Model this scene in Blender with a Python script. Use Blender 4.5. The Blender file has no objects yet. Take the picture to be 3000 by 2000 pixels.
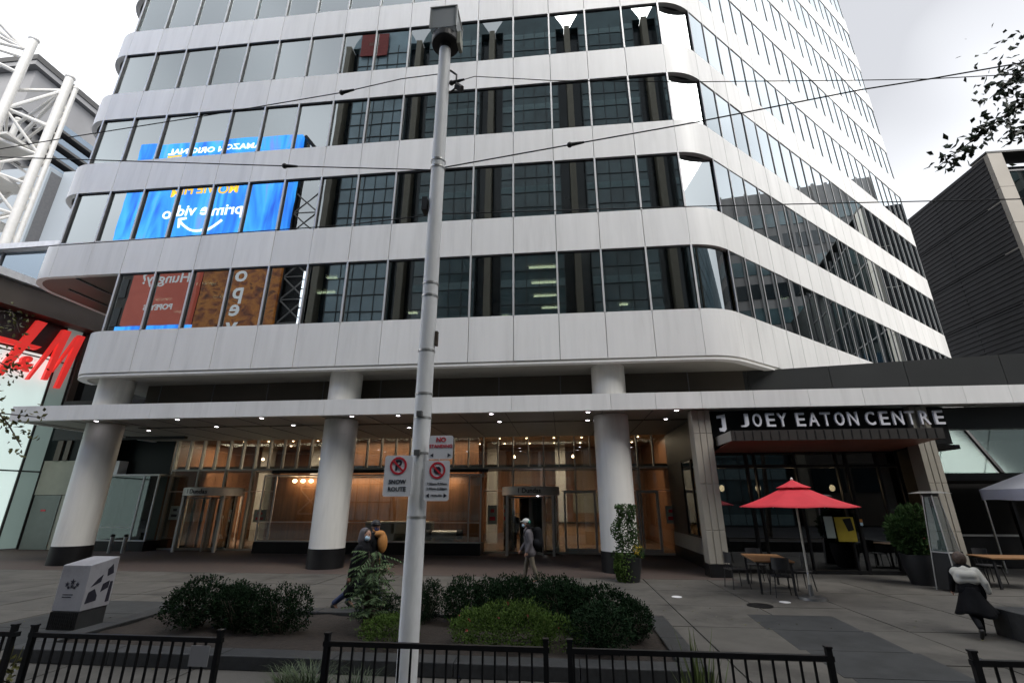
import bpy, bmesh, math, random
from mathutils import Vector, Matrix, noise as mnoise
R = math.radians
random.seed(11)
SC = bpy.context.scene
COL = SC.collection

# ------------------------------------------------------------------ camera, sky, sun, exposure
cd = bpy.data.cameras.new('camera'); cam = bpy.data.objects.new('camera', cd); COL.objects.link(cam)
cd.sensor_width = 36; cd.lens = 16.52; cd.clip_start = .05; cd.clip_end = 2000
cam.location = (-1.851, -15.918, 2.1)
cam.rotation_euler = (R(90 + 18.89), 0, R(5.8))
SC.camera = cam
W = bpy.data.worlds.new('World'); SC.world = W; W.use_nodes = True
wn, wl = W.node_tree.nodes, W.node_tree.links
wn.clear()
SUN_EL, SUN_AZ = 48, 150          # azimuth clockwise from +Y
sky = wn.new('ShaderNodeTexSky'); sky.sky_type = 'NISHITA'; sky.sun_disc = False
sky.sun_elevation = R(SUN_EL); sky.sun_rotation = R(SUN_AZ); sky.dust_density = 4; sky.air_density = 1.2
hs = wn.new('ShaderNodeHueSaturation'); hs.inputs['Saturation'].default_value = .12
wl.new(sky.outputs[0], hs.inputs['Color'])
tc = wn.new('ShaderNodeTexCoord'); mp = wn.new('ShaderNodeMapping'); mp.inputs['Scale'].default_value = (1, 1, 1.5); mp.inputs['Location'].default_value = (1, 1, 0); mp.inputs['Rotation'].default_value = (0, 0, R(15))
wl.new(tc.outputs['Generated'], mp.inputs['Vector'])
nz = wn.new('ShaderNodeTexNoise'); nz.inputs['Scale'].default_value = 1.15; nz.inputs['Detail'].default_value = 3; nz.inputs['Roughness'].default_value = .45
wl.new(mp.outputs[0], nz.inputs['Vector'])
cr = wn.new('ShaderNodeValToRGB')
cr.color_ramp.elements[0].position = .36; cr.color_ramp.elements[0].color = (1.9, 1.95, 2.1, 1)
cr.color_ramp.elements[1].position = .68; cr.color_ramp.elements[1].color = (7.4, 7.55, 7.8, 1)
wl.new(nz.outputs['Fac'], cr.inputs[0])
mx = wn.new('ShaderNodeMix'); mx.data_type = 'RGBA'; mx.inputs['Factor'].default_value = .8
wl.new(hs.outputs[0], mx.inputs['A']); wl.new(cr.outputs[0], mx.inputs['B'])
bg = wn.new('ShaderNodeBackground'); bg.inputs['Strength'].default_value = .1
wo = wn.new('ShaderNodeOutputWorld')
wl.new(mx.outputs['Result'], bg.inputs['Color']); wl.new(bg.outputs[0], wo.inputs['Surface'])
sd = bpy.data.lights.new('sun', 'SUN'); sd.energy = 1.5; sd.angle = R(46); sd.color = (1, .96, .9)
sun = bpy.data.objects.new('sun', sd); COL.objects.link(sun)
sun.rotation_euler = (R(90 - SUN_EL), 0, R(180 - SUN_AZ))
SC.view_settings.view_transform = 'Standard'; SC.view_settings.look = 'None'
SC.view_settings.exposure = 1.8; SC.view_settings.gamma = 1; SC.view_settings.use_curve_mapping = False
SC.cycles.use_denoising = True
SC.cycles.caustics_reflective = False; SC.cycles.caustics_refractive = False
SC.cycles.sample_clamp_indirect = 6; SC.cycles.max_bounces = 7; SC.cycles.transparent_max_bounces = 12

# ------------------------------------------------------------------ helpers
class MB:
    def __init__(s): s.v = []; s.f = []
    def add(s, vs, fs):
        b = len(s.v); s.v += [tuple(p) for p in vs]; s.f += [[b + i for i in q] for q in fs]; return s
    def box(s, x0, x1, y0, y1, z0, z1):
        return s.add([(x0,y0,z0),(x1,y0,z0),(x1,y1,z0),(x0,y1,z0),(x0,y0,z1),(x1,y0,z1),(x1,y1,z1),(x0,y1,z1)],
                     [(0,3,2,1),(4,5,6,7),(0,1,5,4),(1,2,6,5),(2,3,7,6),(3,0,4,7)])
    def prism(s, poly, z0, z1):           # poly counter-clockwise from above
        n = len(poly)
        return s.add([(x,y,z0) for x,y in poly] + [(x,y,z1) for x,y in poly],
                     [tuple(range(n-1,-1,-1)), tuple(range(n,2*n))] + [(i,(i+1)%n,n+(i+1)%n,n+i) for i in range(n)])
    def prism_y(s, poly, y0, y1):         # poly in x,z, extruded along y
        n = len(poly)
        return s.add([(x,y0,z) for x,z in poly] + [(x,y1,z) for x,z in poly],
                     [tuple(range(n)), tuple(range(2*n-1,n-1,-1))] + [(i,n+i,n+(i+1)%n,(i+1)%n) for i in range(n)])
    def prism_x(s, x0, x1, y0, y1, z):    # thin sloping board
        d = .0135*(y1-y0)/.2
        return s.add([(x0,y0,z),(x1,y0,z),(x1,y1,z-d),(x0,y1,z-d),(x0,y0,z+.02),(x1,y0,z+.02),(x1,y1,z+.02-d),(x0,y1,z+.02-d)],[(0,3,2,1),(4,5,6,7),(0,1,5,4),(1,2,6,5),(2,3,7,6),(3,0,4,7)])
    def ribbon(s, outer, inner, z0, z1):  # wall slab following a plan path
        n = len(outer)
        vs = [(x,y,z0) for x,y in outer]+[(x,y,z1) for x,y in outer]+[(x,y,z0) for x,y in inner]+[(x,y,z1) for x,y in inner]
        fs = []
        for i in range(n-1):
            fs += [(i,i+1,n+i+1,n+i),(2*n+i+1,2*n+i,3*n+i,3*n+i+1),(i+1,i,2*n+i,2*n+i+1),(n+i,n+i+1,3*n+i+1,3*n+i)]
        fs += [(0,n,3*n,2*n),(n-1,3*n-1,4*n-1,2*n-1)]
        return s.add(vs, fs)
    def tube(s, p, q, r0, r1=None, n=8, caps=True):
        r1 = r0 if r1 is None else r1
        p, q = Vector(p), Vector(q); d = (q-p)
        if d.length < 1e-6: return s
        d.normalize(); a = d.orthogonal().normalized(); b = d.cross(a)
        vs = []
        for c, r in ((p, r0), (q, r1)):
            for i in range(n):
                t = 2*math.pi*i/n; vs.append(c + (a*math.cos(t)+b*math.sin(t))*r)
        fs = [(i,(i+1)%n,n+(i+1)%n,n+i) for i in range(n)]
        if caps: fs += [tuple(range(n-1,-1,-1)), tuple(range(n,2*n))]
        return s.add(vs, fs)
    def path(s, pts, r, n=6, r_end=None):
        m = len(pts)
        for i in range(m-1):
            ra = r if r_end is None else r+(r_end-r)*i/(m-1); rb = r if r_end is None else r+(r_end-r)*(i+1)/(m-1)
            s.tube(pts[i], pts[i+1], ra, rb, n, caps=(i in (0, m-2)))
        return s
    def lathe(s, prof, c=(0,0,0), n=24, caps=True):
        vs = []
        for r, z in prof:
            for i in range(n):
                t = 2*math.pi*i/n; vs.append((c[0]+r*math.cos(t), c[1]+r*math.sin(t), c[2]+z))
        fs = []
        for k in range(len(prof)-1):
            for i in range(n): fs.append((k*n+i, k*n+(i+1)%n, (k+1)*n+(i+1)%n, (k+1)*n+i))
        if caps: fs += [tuple(range(n-1,-1,-1)), tuple(range((len(prof)-1)*n, len(prof)*n))]
        return s.add(vs, fs)
    def ell(s, c, r, n=12, m=8):
        vs = [(c[0],c[1],c[2]-r[2])]
        for j in range(1,m):
            a = -math.pi/2+math.pi*j/m
            for i in range(n):
                t = 2*math.pi*i/n
                vs.append((c[0]+r[0]*math.cos(a)*math.cos(t), c[1]+r[1]*math.cos(a)*math.sin(t), c[2]+r[2]*math.sin(a)))
        vs.append((c[0],c[1],c[2]+r[2]))
        fs = [(0,1+(i+1)%n,1+i) for i in range(n)]
        for j in range(m-2):
            for i in range(n): fs.append((1+j*n+i,1+j*n+(i+1)%n,1+(j+1)*n+(i+1)%n,1+(j+1)*n+i))
        b = 1+(m-2)*n
        fs += [(b+i,b+(i+1)%n,len(vs)-1) for i in range(n)]
        return s.add(vs, fs)
    def mesh(s, name, mat, smooth=False):
        me = bpy.data.meshes.new(name); me.from_pydata(s.v, [], s.f)
        if mat: me.materials.append(mat)
        if smooth:
            me.polygons.foreach_set('use_smooth', [True]*len(me.polygons)); me.set_sharp_from_angle(angle=R(40))
        me.update(); return me
    def build(s, name, mat, parent=None, loc=(0,0,0), rotz=0, smooth=False):
        return ob(name, s.mesh(name, mat, smooth), parent, loc, rotz)

def ob(name, me, parent=None, loc=(0,0,0), rotz=0):
    o = bpy.data.objects.new(name, me); COL.objects.link(o); o.location = loc; o.rotation_euler = (0,0,rotz)
    if parent: o.parent = parent
    return o
def tag(o, label=None, cat=None, group=None, kind=None):
    if label: o['label'] = label
    if cat: o['category'] = cat
    if group: o['group'] = group
    if kind: o['kind'] = kind
    return o
def thing(name, label, cat, loc=(0,0,0), rotz=0, group=None):
    return tag(ob(name, None, None, loc, rotz), label, cat, group)
def dup(o, parent=None):
    c = o.copy(); COL.objects.link(c)
    if parent: c.parent = parent
    for ch in list(o.children): dup(ch, c)
    return c
def bev(o, w=.01, seg=2):
    m = o.modifiers.new('bevel', 'BEVEL'); m.width = w; m.segments = seg; m.limit_method = 'ANGLE'; return o

def text_mesh(name, s, size, mat, depth=.02, shear=0, bold=0, align='CENTER', xs=1.0):
    cu = bpy.data.curves.new('t', 'FONT'); cu.body = s; cu.size = size; cu.extrude = depth/2; cu.shear = shear
    cu.offset = bold; cu.align_x = align; cu.align_y = 'CENTER'; cu.resolution_u = 3
    o = bpy.data.objects.new('t', cu); COL.objects.link(o)
    dg = bpy.context.evaluated_depsgraph_get(); dg.update()
    me = bpy.data.meshes.new_from_object(o.evaluated_get(dg))
    bpy.data.objects.remove(o); bpy.data.curves.remove(cu)
    me.name = name
    for v in me.vertices: v.co = (v.co.x*xs, -v.co.z, v.co.y)       # stand it up, facing -Y
    me.materials.clear(); me.materials.append(mat)
    return me

# ------------------------------------------------------------------ materials
def mat(name, col, rough=.6, metal=0, var=.12, scale=3, bump=0, bscale=40, rnd=0, spec=.5, stretch=(1,1,1), coords='Object', dirt=0, spots=0):
    m = bpy.data.materials.new(name); m.use_nodes = True
    n, l = m.node_tree.nodes, m.node_tree.links; b = n['Principled BSDF']
    b.inputs['Roughness'].default_value = rough; b.inputs['Metallic'].default_value = metal
    b.inputs['Specular IOR Level'].default_value = spec
    c = n.new('ShaderNodeTexCoord'); mpn = n.new('ShaderNodeMapping'); mpn.inputs['Scale'].default_value = stretch
    if coords == 'World':
        c = n.new('ShaderNodeNewGeometry'); l.new(c.outputs['Position'], mpn.inputs[0])
    else: l.new(c.outputs[coords], mpn.inputs[0])
    t = n.new('ShaderNodeTexNoise'); t.inputs['Scale'].default_value = scale; t.inputs['Detail'].default_value = 6
    l.new(mpn.outputs[0], t.inputs['Vector'])
    r = n.new('ShaderNodeValToRGB'); r.color_ramp.elements[0].position = .3; r.color_ramp.elements[1].position = .7
    r.color_ramp.elements[0].color = tuple(max(0, x*(1-var)) for x in col)+(1,)
    r.color_ramp.elements[1].color = tuple(min(1, x*(1+var)) for x in col)+(1,)
    l.new(t.outputs['Fac'], r.inputs[0]); out = r.outputs[0]
    if rnd:
        oi = n.new('ShaderNodeObjectInfo'); mr = n.new('ShaderNodeMapRange')
        mr.inputs['To Min'].default_value = 1-rnd; mr.inputs['To Max'].default_value = 1+rnd
        l.new(oi.outputs['Random'], mr.inputs[0])
        mm = n.new('ShaderNodeMix'); mm.data_type = 'RGBA'; mm.blend_type = 'MULTIPLY'; mm.inputs['Factor'].default_value = 1
        l.new(out, mm.inputs['A']); l.new(mr.outputs[0], mm.inputs['B']); out = mm.outputs['Result']
    def mul(out, fac, lo, p0, p1):
        rr = n.new('ShaderNodeMapRange'); rr.inputs['From Min'].default_value = p0; rr.inputs['From Max'].default_value = p1; rr.inputs['To Min'].default_value = lo; rr.inputs['To Max'].default_value = 1
        l.new(fac, rr.inputs[0]); q = n.new('ShaderNodeMix'); q.data_type = 'RGBA'; q.blend_type = 'MULTIPLY'; q.inputs['Factor'].default_value = 1
        l.new(out, q.inputs['A']); l.new(rr.outputs[0], q.inputs['B']); return q.outputs['Result']
    if dirt:
        t3 = n.new('ShaderNodeTexNoise'); t3.inputs['Scale'].default_value = scale*.37; t3.inputs['Detail'].default_value = 9; t3.inputs['Roughness'].default_value = .68
        l.new(mpn.outputs[0], t3.inputs['Vector']); out = mul(out, t3.outputs['Fac'], 1-dirt, .36, .5)
    if spots:
        vo = n.new('ShaderNodeTexVoronoi'); vo.inputs['Scale'].default_value = 2.6; l.new(mpn.outputs[0], vo.inputs['Vector']); out = mul(out, vo.outputs['Distance'], 1-spots, .045, .085)
    l.new(out, b.inputs['Base Color'])
    if bump:
        t2 = n.new('ShaderNodeTexNoise'); t2.inputs['Scale'].default_value = bscale; t2.inputs['Detail'].default_value = 4
        l.new(mpn.outputs[0], t2.inputs['Vector'])
        bp = n.new('ShaderNodeBump'); bp.inputs['Strength'].default_value = bump; bp.inputs['Distance'].default_value = .02
        l.new(t2.outputs['Fac'], bp.inputs['Height']); l.new(bp.outputs[0], b.inputs['Normal'])
    return m
def glass(name, tint, refl, gain, gtint=(.9,.97,1), rough=.0, waves=0, rnd=0):
    m = bpy.data.materials.new(name); m.use_nodes = True
    n, l = m.node_tree.nodes, m.node_tree.links; n.clear()
    o = n.new('ShaderNodeOutputMaterial'); mix = n.new('ShaderNodeMixShader')
    tr = n.new('ShaderNodeBsdfTransparent'); tr.inputs[0].default_value = tint+(1,)
    gl = n.new('ShaderNodeBsdfGlossy'); gl.inputs[0].default_value = gtint+(1,); gl.inputs['Roughness'].default_value = rough
    fr = n.new('ShaderNodeFresnel'); fr.inputs[0].default_value = 1.5
    ma = n.new('ShaderNodeMath'); ma.operation = 'MULTIPLY_ADD'; ma.use_clamp = True
    ma.inputs[1].default_value = gain; ma.inputs[2].default_value = refl
    l.new(fr.outputs[0], ma.inputs[0]); fac = ma.outputs[0]
    if rnd:
        oi = n.new('ShaderNodeObjectInfo'); mr = n.new('ShaderNodeMapRange')
        mr.inputs['To Min'].default_value = 1-rnd; mr.inputs['To Max'].default_value = 1+rnd
        l.new(oi.outputs['Random'], mr.inputs[0])
        mu = n.new('ShaderNodeMath'); mu.operation = 'MULTIPLY'; mu.use_clamp = True
        l.new(fac, mu.inputs[0]); l.new(mr.outputs[0], mu.inputs[1]); fac = mu.outputs[0]
    if waves:
        c = n.new('ShaderNodeTexCoord'); t = n.new('ShaderNodeTexNoise'); t.inputs['Scale'].default_value = .9; t.inputs['Detail'].default_value = 1
        l.new(c.outputs['Object'], t.inputs['Vector'])
        bp = n.new('ShaderNodeBump'); bp.inputs['Strength'].default_value = 1; bp.inputs['Distance'].default_value = waves
        l.new(t.outputs['Fac'], bp.inputs['Height']); l.new(bp.outputs[0], gl.inputs['Normal'])
    l.new(fac, mix.inputs[0]); l.new(tr.outputs[0], mix.inputs[1]); l.new(gl.outputs[0], mix.inputs[2]); l.new(mix.outputs[0], o.inputs[0])
    return m
def glow(name, col, strength):
    m = bpy.data.materials.new(name); m.use_nodes = True
    b = m.node_tree.nodes['Principled BSDF']; b.inputs['Base Color'].default_value = col+(1,)
    b.inputs['Emission Color'].default_value = col+(1,); b.inputs['Emission Strength'].default_value = strength
    return m

M = dict(
    clad=mat('white_cladding', (.79,.79,.79), .42, 0, .04, 1.2, rnd=.04, stretch=(3,3,.3), coords='World', dirt=.09),
    joint=mat('joint_dark', (.12,.12,.13), .7),
    cap=mat('mullion_cap', (.58,.585,.60), .4, .3, .05),
    mull=mat('mullion_side', (.12,.12,.125), .5, .2),
    column=mat('column_enamel', (.80,.79,.76), .42, 0, .05, 1.5, stretch=(3,3,.4), coords='World', dirt=.12),
    black=mat('black_base', (.010,.010,.011), .45, 0, .3, spec=.3),
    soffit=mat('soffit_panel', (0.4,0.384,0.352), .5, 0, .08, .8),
    brownwall=mat('brown_clerestory', (0.0595,0.049,0.0385), .5, 0, .2, .5),
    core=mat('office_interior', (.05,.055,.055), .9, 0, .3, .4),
    slab=mat('office_ceiling', (.35,.35,.33), .9),
    officeglass=glass('office_glass', (.22,.26,.26), .155, 3.1, (.89,.97,1.0), 0, .0007, .10),
    lobbyglass=glass('lobby_glass', (.72,.74,.72), .06, 1.2, (.9,.95,.95)),
    darkglass=glass('dark_shop_glass', (.16,.17,.17), .10, 1.4, (.9,.95,1)),
    frame=mat('pale_frame', (.56,.555,.53), .5, .1, .06, 5),
    alu=mat('brushed_aluminium', (.42,.42,.41), .35, .6, .08, 6),
    steelgrey=mat('galvanised_pole', (.84,.85,.86), .5, 0, .07, 4, stretch=(2,2,.5), dirt=.14),
    tube=glow('fluorescent_tube', (1,.86,.55), 3.2),
    dl=glow('downlight_lens', (1,.93,1), 5),
    warm=glow('warm_lamp', (1,.72,.42), 6),
    wood=mat('lobby_wood', (.27,.125,.06), .4, 0, .3, 1.5, stretch=(6,1,.3), rnd=.25),
    wood2=mat('lobby_wood_light', (.40,.25,.14), .4, 0, .2, 1.5, stretch=(6,1,.3), rnd=.2),
    stonefloor=mat('lobby_floor', (.16,.11,.08), .3, 0, .15),
    concrete=mat('pavement_concrete', (.092,.086,.077), .85, 0, .2, 1.6, .25, 60, rnd=.08, coords='World', dirt=.45, spots=.6),
    conc_base=mat('pavement_joint', (.09,.085,.08), .9),
    granite=mat('dark_paving', (.03,.032,.034), .8, 0, .25, 3, .2, 80, coords='World', dirt=.3),
    rim=mat('planter_granite', (0.0234,0.0247,0.02665), .6, 0, .3, 14, .2, 90),
    soil=mat('mulch_soil', (0.0221,0.0156,0.0117), .95, 0, .45, 14, .8, 30),
    asphalt=mat('asphalt', (.035,.035,.037), .9, 0, .25, 8, .4, 120),
    kerb=mat('kerb_stone', (.13,.125,.115), .85, 0, .15, 4),
    fence=mat('black_railing', (.006,.006,.007), .5, 0, .3, 10, spec=.25),
    white=mat('white_paint', (.78,.78,.8), .4, 0, .05),
    red=mat('sign_red', (.62,.03,.05), .4, 0, .1), navy=mat('sign_navy', (.02,.02,.035), .5),
    brandred=glow('brand_red', (.72,.035,.03), .2),
    litpanel=glow('lit_shop_panel', (.62,.75,.72), .26),
    shopgrey=mat('shop_grey_green', (0.195,0.234,0.221), .4, 0, .08, .8),
    shopdark=mat('shop_dark_frame', (.05,.052,.05), .5, .2),
    greypanel=mat('grey_service_door', (0.189,0.217,0.203), .5, 0, .06),
    cream=mat('cream_panel', (0.375,0.375,0.315), .6, 0, .06),
    pillar=mat('restaurant_pillar', (0.3312,0.3096,0.2664), .6, 0, .08, 2),
    darkfascia=mat('charcoal_fascia', (0.02925,0.0312,0.0325), .45, .2, .12, .6, rnd=.12),
    darkpanel=mat('slate_panel', (0.0221,0.02275,0.0273), .65, .1, .3, .5, .15, 3, rnd=.12, stretch=(1,1,.5), coords='World', dirt=.35),
    beige=mat('beige_stone', (0.315,0.2925,0.2625), .7, 0, .06, .5),
    awnwood=mat('awning_wood', (0.238,0.091,0.063), .5, 0, .3, 2, stretch=(1,8,1)),
    awnfascia=mat('awning_fascia', (0.033,0.03,0.0282), .5, .2),
    tablewood=mat('table_wood', (0.294,0.154,0.07), .5, 0, .2, 3, stretch=(1,9,1), rnd=.08),
    chairblack=mat('chair_black', (.02,.02,.022), .5),
    redcloth=mat('red_canvas', (0.595,0.02975,0.04675), .75, 0, .06, 5, .1, 90),
    whitecloth=mat('tent_canvas', (.76,.78,.86), .7, 0, .04, 3, .2, 4),
    rubber=mat('dark_rubber', (.03,.03,.03), .8),
    heatglass=glass('heater_glass', (.75,.78,.8), .10, 1.0),
    urn=mat('urn_black', (0.0154,0.0161,0.0182), .5, 0, .2, 3),
    leaf_d=mat('boxwood_leaf', (0.00715,0.0221,0.00715), .75, 0, .45, 9, rnd=.15, spec=.15),
    leaf_m=mat('shrub_leaf', (0.06615,0.1134,0.02363), .75, 0, .4, 9, spec=.15),
    leaf_g=mat('sumac_leaf', (0.105,0.1575,0.07875), .75, 0, .35, 7, spec=.15),
    leaf_v=mat('vine_leaf', (0.035,0.07,0.021), .75, 0, .5, 8, spec=.15),
    leaf_y=mat('autumn_leaf', (0.104,0.104,0.024), .5, 0, .45, 5),
    leaf_k=mat('tree_leaf', (0.0245,0.042,0.0175), .5, 0, .4, 5),
    grass=mat('ornamental_blade', (0.035,0.0595,0.0175), .5, 0, .4, 6),
    yucca=mat('yucca_blade', (0.07,0.098,0.021), .5, 0, .3, 4),
    petal=mat('red_petal', (.22,.02,.02), .6), yellowflower=mat('yellow_petal', (.6,.42,.03), .6),
    bark=mat('bark', (.075,.06,.045), .9, 0, .35, 12, .6, 30),
    skin=mat('skin', (.42,.24,.17), .5, 0, .08), hairdark=mat('dark_hair', (.025,.018,.015), .6, 0, .4, 40),
    coatblack=mat('black_coat', (.0055,.006,.008), .8, 0, .25, 6, .3, 12, spec=.15), coatgrey=mat('grey_jacket', (0.0975,0.09,0.1013), .7, 0, .15, 6, .3, 14),
    khaki=mat('khaki_trousers', (0.1275,0.1087,0.0825), .8, 0, .12, 8), jeans=mat('blue_jeans', (.03,.045,.11), .8, 0, .2, 12),
    maskblue=mat('pale_blue_mask', (.45,.62,.75), .7), masknavy=mat('navy_mask', (.02,.025,.09), .7),
    orange=mat('orange_bag', (0.465,0.2025,0.0525), .7, 0, .12, 5), capgrey=mat('pale_cap', (.5,.52,.5), .7), capgreen=mat('green_cap_panel', (.04,.22,.17), .7),
    shirt=mat('white_cloth', (0.527,0.5185,0.4845), .8, 0, .06, 5), shoe=mat('dark_shoe', (.02,.02,.02), .5),
    truss=mat('truss_paint', (0.527,0.5185,0.493), .5, 0, .06), balcony=mat('balcony_slab', (0.07,0.07,0.07), .7), towergrey=mat('tower_grey', (0.24,0.24,0.248), .6, 0, .08, .3),
    towerblue=glass('far_blue_glass', (.25,.35,.42), .35, .8, (.7,.85,1)), slabgrey=mat('slab_cladding', (0.264,0.296,0.328), .45, 0, .04, .1),
    whiteledge=mat('white_ledge', (.7,.71,.73), .5), brown=mat('bronze_soffit', (0.098,0.0805,0.0665), .5, .2, .15, .5),
    tealglass=mat('teal_curtain_wall', (.07,.115,.125), .12, 0, .35, .25, spec=.8), deepglass=mat('deep_curtain_wall', (.014,.02,.024), .15, 0, .3, .3),
    blueglass=mat('pale_curtain_wall', (.24,.34,.39), .12, 0, .25, .25, spec=.8), grid=mat('curtain_mullion', (.045,.058,.063), .5), fin=mat('bronze_fin', (.19,.17,.13), .6),
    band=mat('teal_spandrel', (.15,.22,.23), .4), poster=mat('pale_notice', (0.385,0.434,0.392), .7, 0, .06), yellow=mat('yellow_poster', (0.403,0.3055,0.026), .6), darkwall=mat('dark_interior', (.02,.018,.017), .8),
    umbpole=mat('umbrella_pole', (.62,.60,.55), .4, .3), orangewall=mat('orange_lit_wall', (.55,.24,.08), .6, 0, .2, .6), mud=mat('distant_stone', (0.252,0.234,0.225), .7, 0, .1, .2),
    screw=mat('bracket_steel', (.18,.18,.18), .4, .6), insul=mat('black_insulator', (.012,.012,.014), .5), wire=mat('black_wire', (.015,.015,.02), .6),
)
M['nightglass'] = mat('unlit_glazing', (.006,.010,.011), .4, 0, .3, .4, spec=.15)
M['brownhair'] = mat('brown_hair', (.07,.045,.035), .6, 0, .4, 40)
M['kioskglass'] = glass('kiosk_glass', (.38,.38,.36), .03, .6)
M['greenglass'] = glass('green_office_glass', (.10,.15,.13), .16, .9, (.75,.9,.88))
M['frost'] = glass('lantern_acrylic', (.85,.87,.87), .03, .6)
_n, _l = M['frost'].node_tree.nodes, M['frost'].node_tree.links
_d = _n.new('ShaderNodeBsdfDiffuse'); _d.inputs[0].default_value = (.85,.87,.88,1); _m = _n.new('ShaderNodeMixShader'); _m.inputs[0].default_value = .45
_o = next(q for q in _n if q.type == 'OUTPUT_MATERIAL'); _src = _o.inputs[0].links[0].from_socket
_l.new(_src, _m.inputs[1]); _l.new(_d.outputs[0], _m.inputs[2]); _l.new(_m.outputs[0], _o.inputs[0])
M['sidelit'] = glow('side_lit_panel', (.30,.40,.375), .1)
M['pavglass'] = glass('pavilion_glass', (.3,.34,.33), .03, .4, (.5,.58,.57), .06)
def screen(name, cols, strength, scale, stretch, dist=2.0):
    m = bpy.data.materials.new(name); m.use_nodes = True
    n, l = m.node_tree.nodes, m.node_tree.links; b = n['Principled BSDF']
    c = n.new('ShaderNodeTexCoord'); mpn = n.new('ShaderNodeMapping'); mpn.inputs['Scale'].default_value = stretch
    mpn.inputs['Rotation'].default_value = (0, R(-18), 0)
    t = n.new('ShaderNodeTexNoise'); t.inputs['Scale'].default_value = scale; t.inputs['Detail'].default_value = 3; t.inputs['Distortion'].default_value = dist
    r = n.new('ShaderNodeValToRGB')
    while len(r.color_ramp.elements) < len(cols): r.color_ramp.elements.new(.5)
    for i, q in enumerate(cols):
        r.color_ramp.elements[i].position = .3+.4*i/(len(cols)-1); r.color_ramp.elements[i].color = q+(1,)
    l.new(c.outputs['Object'], mpn.inputs[0]); l.new(mpn.outputs[0], t.inputs['Vector']); l.new(t.outputs['Fac'], r.inputs[0])
    l.new(r.outputs[0], b.inputs['Base Color']); l.new(r.outputs[0], b.inputs['Emission Color']); b.inputs['Emission Strength'].default_value = strength
    return m

_m = M['whitecloth']; _n, _l = _m.node_tree.nodes, _m.node_tree.links
_b = _n['Principled BSDF']; _t = _n.new('ShaderNodeBsdfTranslucent'); _t.inputs[0].default_value = (.74,.77,.9,1); _x = _n.new('ShaderNodeMixShader'); _x.inputs[0].default_value = .5
_o = next(q for q in _n if q.type == 'OUTPUT_MATERIAL'); _l.new(_b.outputs[0], _x.inputs[1]); _l.new(_t.outputs[0], _x.inputs[2]); _l.new(_x.outputs[0], _o.inputs[0])
# ------------------------------------------------------------------ ground
g = MB(); g.box(-400, 400, -400, 400, -.5, -.135)
tag(g.build('ground', M['asphalt']), kind='structure')
g = MB(); g.box(-200, 200, -29, -11.95, -.13, -.126)
tag(g.build('road', M['asphalt']), kind='structure')
g = MB(); g.box(-45, 60, -11.75, 30, -.125, -.03)
walk = tag(g.build('sidewalk', M['conc_base']), kind='structure')
g = MB(); g.box(-45, 60, -11.95, -11.75, -.125, 0)
tag(g.build('kerb', M['kerb']), kind='structure')
slabm = MB(); slabm.box(.014, 1.786, .014, 1.846, -.03, 0)
sm = slabm.mesh('paving_slab', M['concrete'])
for i in range(20):
    for j in range(6):
        o = ob('paving_slab', sm, walk, (-17.6+1.8*i, -11.6+1.86*j, random.uniform(-.003, .002)))
def pavermat():
    m = bpy.data.materials.new('brown_pavers'); m.use_nodes = True
    n, l = m.node_tree.nodes, m.node_tree.links; b = n['Principled BSDF']; b.inputs['Roughness'].default_value = .75
    c = n.new('ShaderNodeTexCoord'); br = n.new('ShaderNodeTexBrick'); br.inputs['Scale'].default_value = 4
    br.inputs['Color1'].default_value = (.075,.05,.043,1); br.inputs['Color2'].default_value = (.06,.043,.038,1); br.inputs['Mortar'].default_value = (.07,.06,.055,1)
    br.inputs['Mortar Size'].default_value = .018
    l.new(c.outputs['Object'], br.inputs['Vector']); l.new(br.outputs['Color'], b.inputs['Base Color'])
    bp = n.new('ShaderNodeBump'); bp.inputs['Strength'].default_value = .3; bp.inputs['Distance'].default_value = .01; bp.invert = True
    l.new(br.outputs['Fac'], bp.inputs['Height']); l.new(bp.outputs[0], b.inputs['Normal']); return m
g = MB(); g.box(-45, 3.05, -.43, 6.4, -.03, .0)
tag(g.build('paver_forecourt', pavermat()), kind='structure')
g = MB(); g.box(3.05, 60, -.43, 30, -.03, -.002)
tag(g.build('patio_floor', M['concrete']), kind='structure')
g = MB(); g.box(-45, -17.6, -11.75, -.44, -.03, -.003); g.box(18.4, 60, -11.75, -.44, -.03, -.003)
tag(g.build('pavement_beyond', M['concrete']), kind='structure')
g = MB()
for j in range(4):
    y = -4.93-1.2*j
    g.prism([(1.62-.0*j+.01, y-1.19), (3.22, y-1.19), (3.3, y-.01), (1.72, y-.01)], .001, .005)
    g.prism([(-12.1, y-1.19), (-10.3, y-1.19), (-10.3, y-.01), (-12.1, y-.01)], .001, .005)
tag(g.build('dark_paving_strip', M['granite']), kind='structure')
for k, (x, y, l) in enumerate(((-1.75, -1.35, 'beside the tall urn'), (.75, -3.2, 'furthest right of the planter'), (3.0, -3.6, 'nearest the cafe umbrella'))):
    q = MB(); q.lathe([(.0,.004),(.12,.004),(.11,.012),(0,.014)], n=16, caps=False)
    tag(q.build('pavement_stud', M['white'], loc=(x,y,0)), 'small pale round stud set in the pavement '+l, 'pavement marker', 'pale studs in the pavement')
q = MB(); q.lathe([(.26,.002),(.26,.012),(.22,.012),(.22,.009),(0,.009)], n=24, caps=False)
tag(q.build('utility_cover', M['black'], loc=(2.3,-4.05,0)), 'dark round utility cover in the pavement before the cafe tables', 'manhole cover')

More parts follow.
